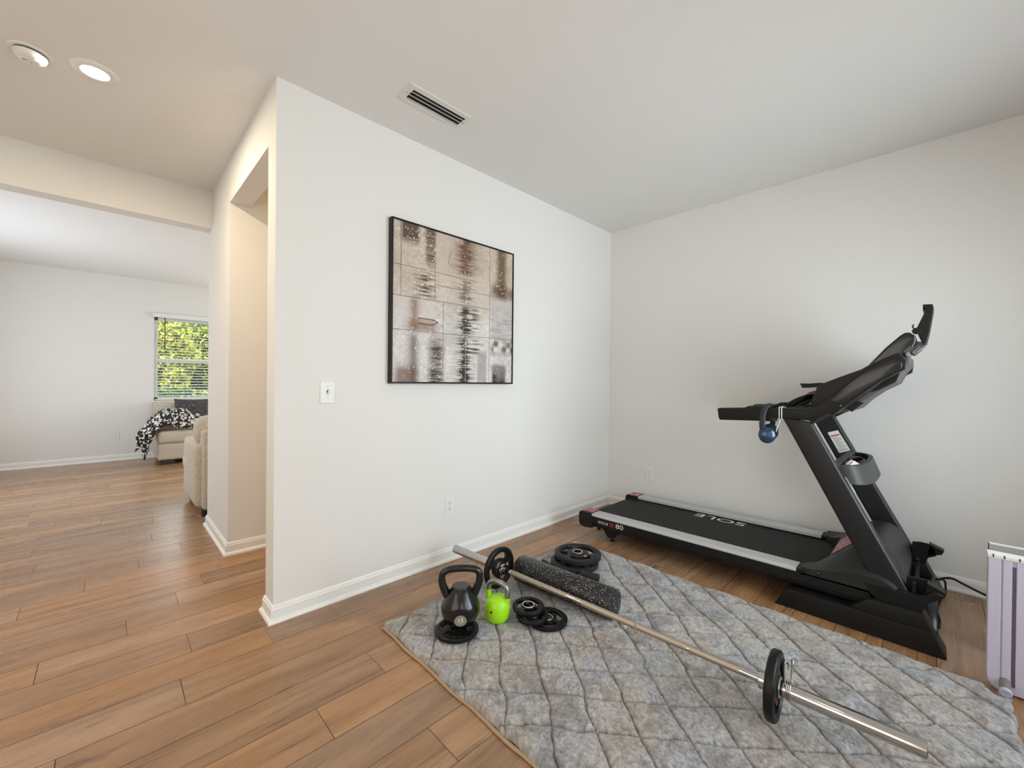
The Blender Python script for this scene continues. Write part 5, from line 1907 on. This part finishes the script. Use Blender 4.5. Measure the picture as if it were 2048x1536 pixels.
# hanging tail
tail = []
for i in range(19):
    t = i / 18
    zc = 0.46 - 0.345 * t
    x0_ = -0.300 + 0.050 * t ** 0.8
    x1_ = -0.150 - 0.085 * t
    tail.append([bm.verts.new((x0_ + (x1_ - x0_) * k / 10, 5.255 + 0.020 * math.sin(k * 1.25 + t * 2.0), zc + 0.10 * (k / 10) * t * (1 - t) + (0.015 * math.sin(k * 1.1)) * t)) for k in range(11)])
for a_, b_ in zip(tail, tail[1:]):
    for k in range(10):
        bm.faces.new((a_[k], a_[k + 1], b_[k + 1], b_[k]))
bmesh.ops.recalc_face_normals(bm, faces=bm.faces)
to = obj('fleece', bm, M['throw'], tw, smooth=True)
sm_ = to.modifiers.new('thick', 'SOLIDIFY')
sm_.thickness = 0.010
sm_.offset = 0.0
obj('grey_lining', P2([(-0.255, 0.112), (-0.245, 0.262), (-0.190, 0.290), (-0.190, 0.225), (-0.215, 0.165)], 'y', 5.272, 5.280), M['greyrib'], tw)

ns = thing('cream_sofa', 'nearer cream sofa end with a rolled back cushion beside the hall wall corner', 'sofa', (1.0, 2.6, 0))
bm = bmesh.new()
cushion(bm, -0.045, 0.19, 2.24, 3.06, 0.062, 0.640, 0.05, 0.0)
obj('arm', bm, M['cream'], ns, smooth=True, sharp=60)
bm = bmesh.new()
cushion(bm, 0.0, 2.3, 2.16, 2.38, 0.062, 0.765, 0.025, 0.0)
obj('back_frame', bm, M['cream'], ns, smooth=True, sharp=60)
bm = bmesh.new()
cushion(bm, -0.035, 0.95, 2.30, 2.56, 0.62, 0.876, 0.09, 0.02)
obj('back_cushion', bm, M['cream'], ns, smooth=True, sharp=60)
bm = bmesh.new()
cushion(bm, -0.050, 1.0, 2.70, 3.12, 0.30, 0.47, 0.06, 0.02)
obj('seat_cushion', bm, M['cream'], ns, smooth=True, sharp=60)
bm = bmesh.new()
cushion(bm, 0.16, 2.3, 2.36, 3.06, 0.062, 0.30, 0.03, 0.0)
obj('base', bm, M['cream'], ns, smooth=True, sharp=60)
for (x, y) in ((0.0, 2.22), (0.0, 2.92), (2.1, 2.22), (2.1, 2.92)):
    obj('foot', box(x, x + 0.07, y, y + 0.07, 0, 0.07), M['foot'], ns)


# ------------------------------------------------------------------ garden behind the rear window
def foliage(n, center, size, seed, cols, leaf=0.09):
    r = np.random.default_rng(seed)
    C = r.normal(0, 1, (n, 3))
    C /= np.linalg.norm(C, axis=1)[:, None]
    rad = r.random(n) ** 0.45
    wob = 1 + 0.22 * np.sin(C[:, 0] * 5 + seed) * np.cos(C[:, 2] * 6)
    P = np.array(center) + C * (rad * wob)[:, None] * np.array(size)
    a = r.normal(0, 1, (n, 3))
    a /= np.linalg.norm(a, axis=1)[:, None]
    b = np.cross(a, r.normal(0, 1, (n, 3)))
    b /= np.linalg.norm(b, axis=1)[:, None]
    s = leaf * (0.6 + 0.8 * r.random(n))[:, None]
    V = np.stack([P - a * s, P + b * s * 0.5, P + a * s, P - b * s * 0.5], 1).reshape(-1, 3)
    F = np.arange(n * 4).reshape(n, 4)
    me = bpy.data.meshes.new('foliage')
    me.vertices.add(n * 4)
    me.vertices.foreach_set('co', V.astype(np.float32).ravel())
    me.loops.add(n * 4)
    me.loops.foreach_set('vertex_index', F.astype(np.int32).ravel())
    me.polygons.add(n)
    me.polygons.foreach_set('loop_start', np.arange(0, n * 4, 4, dtype=np.int32))
    me.polygons.foreach_set('loop_total', np.full(n, 4, dtype=np.int32))
    me.update()
    ca = me.color_attributes.new('leaf', 'FLOAT_COLOR', 'POINT')
    cc = np.array(cols)[r.integers(0, len(cols), n)] * (0.7 + 0.6 * r.random((n, 1)))
    rgba = np.concatenate([np.repeat(cc, 4, 0), np.ones((n * 4, 1))], 1).astype(np.float32)
    ca.data.foreach_set('color', np.clip(rgba, 0, 1).ravel())
    return me


YEL = [(0.62, 0.60, 0.10), (0.50, 0.55, 0.10), (0.36, 0.44, 0.09), (0.66, 0.56, 0.14), (0.12, 0.20, 0.05)]
GRN = [(0.06, 0.12, 0.06), (0.11, 0.20, 0.07), (0.26, 0.34, 0.09), (0.05, 0.09, 0.06)]
for (lab, c, s, sd_, cols, n) in (
        ('yellow green autumn tree seen through the right part of the blind', (3.85, 19.0, 2.0), (1.35, 1.1, 2.0), 1, YEL, 14000),
        ('yellow green autumn tree seen through the left part of the blind', (0.65, 19.2, 2.1), (1.35, 1.1, 2.0), 2, YEL, 14000),
        ('dark green tree standing behind the two yellow trees outside', (2.4, 22.5, 2.0), (4.6, 1.1, 2.35), 3, GRN + YEL[:3], 36000),
        ('low green shrub on the lawn under the window trees', (1.8, 16.6, 0.1), (2.6, 0.6, 0.8), 4, GRN + YEL[2:3], 9000)):
    tr = thing('garden_tree' if 'tree' in lab.split(' on ')[0] else 'garden_shrub', lab, 'tree' if 'shrub' not in lab else 'shrub', (c[0], c[1], -0.25))
    obj('foliage', foliage(n, c, s, sd_, cols, 0.10), M['leaf'], tr)
    obj('trunk', T([(c[0], c[1], -0.25), (c[0] + 0.05, c[1], c[2] * 0.6), (c[0] - 0.03, c[1], c[2])], [0.10, 0.07, 0.03], seg=10), M['bark'], tr, smooth=True)
lw = struct('ground', box(-14, 20, YN + 0.2, 34, -0.35, -0.25), M['lawn'])
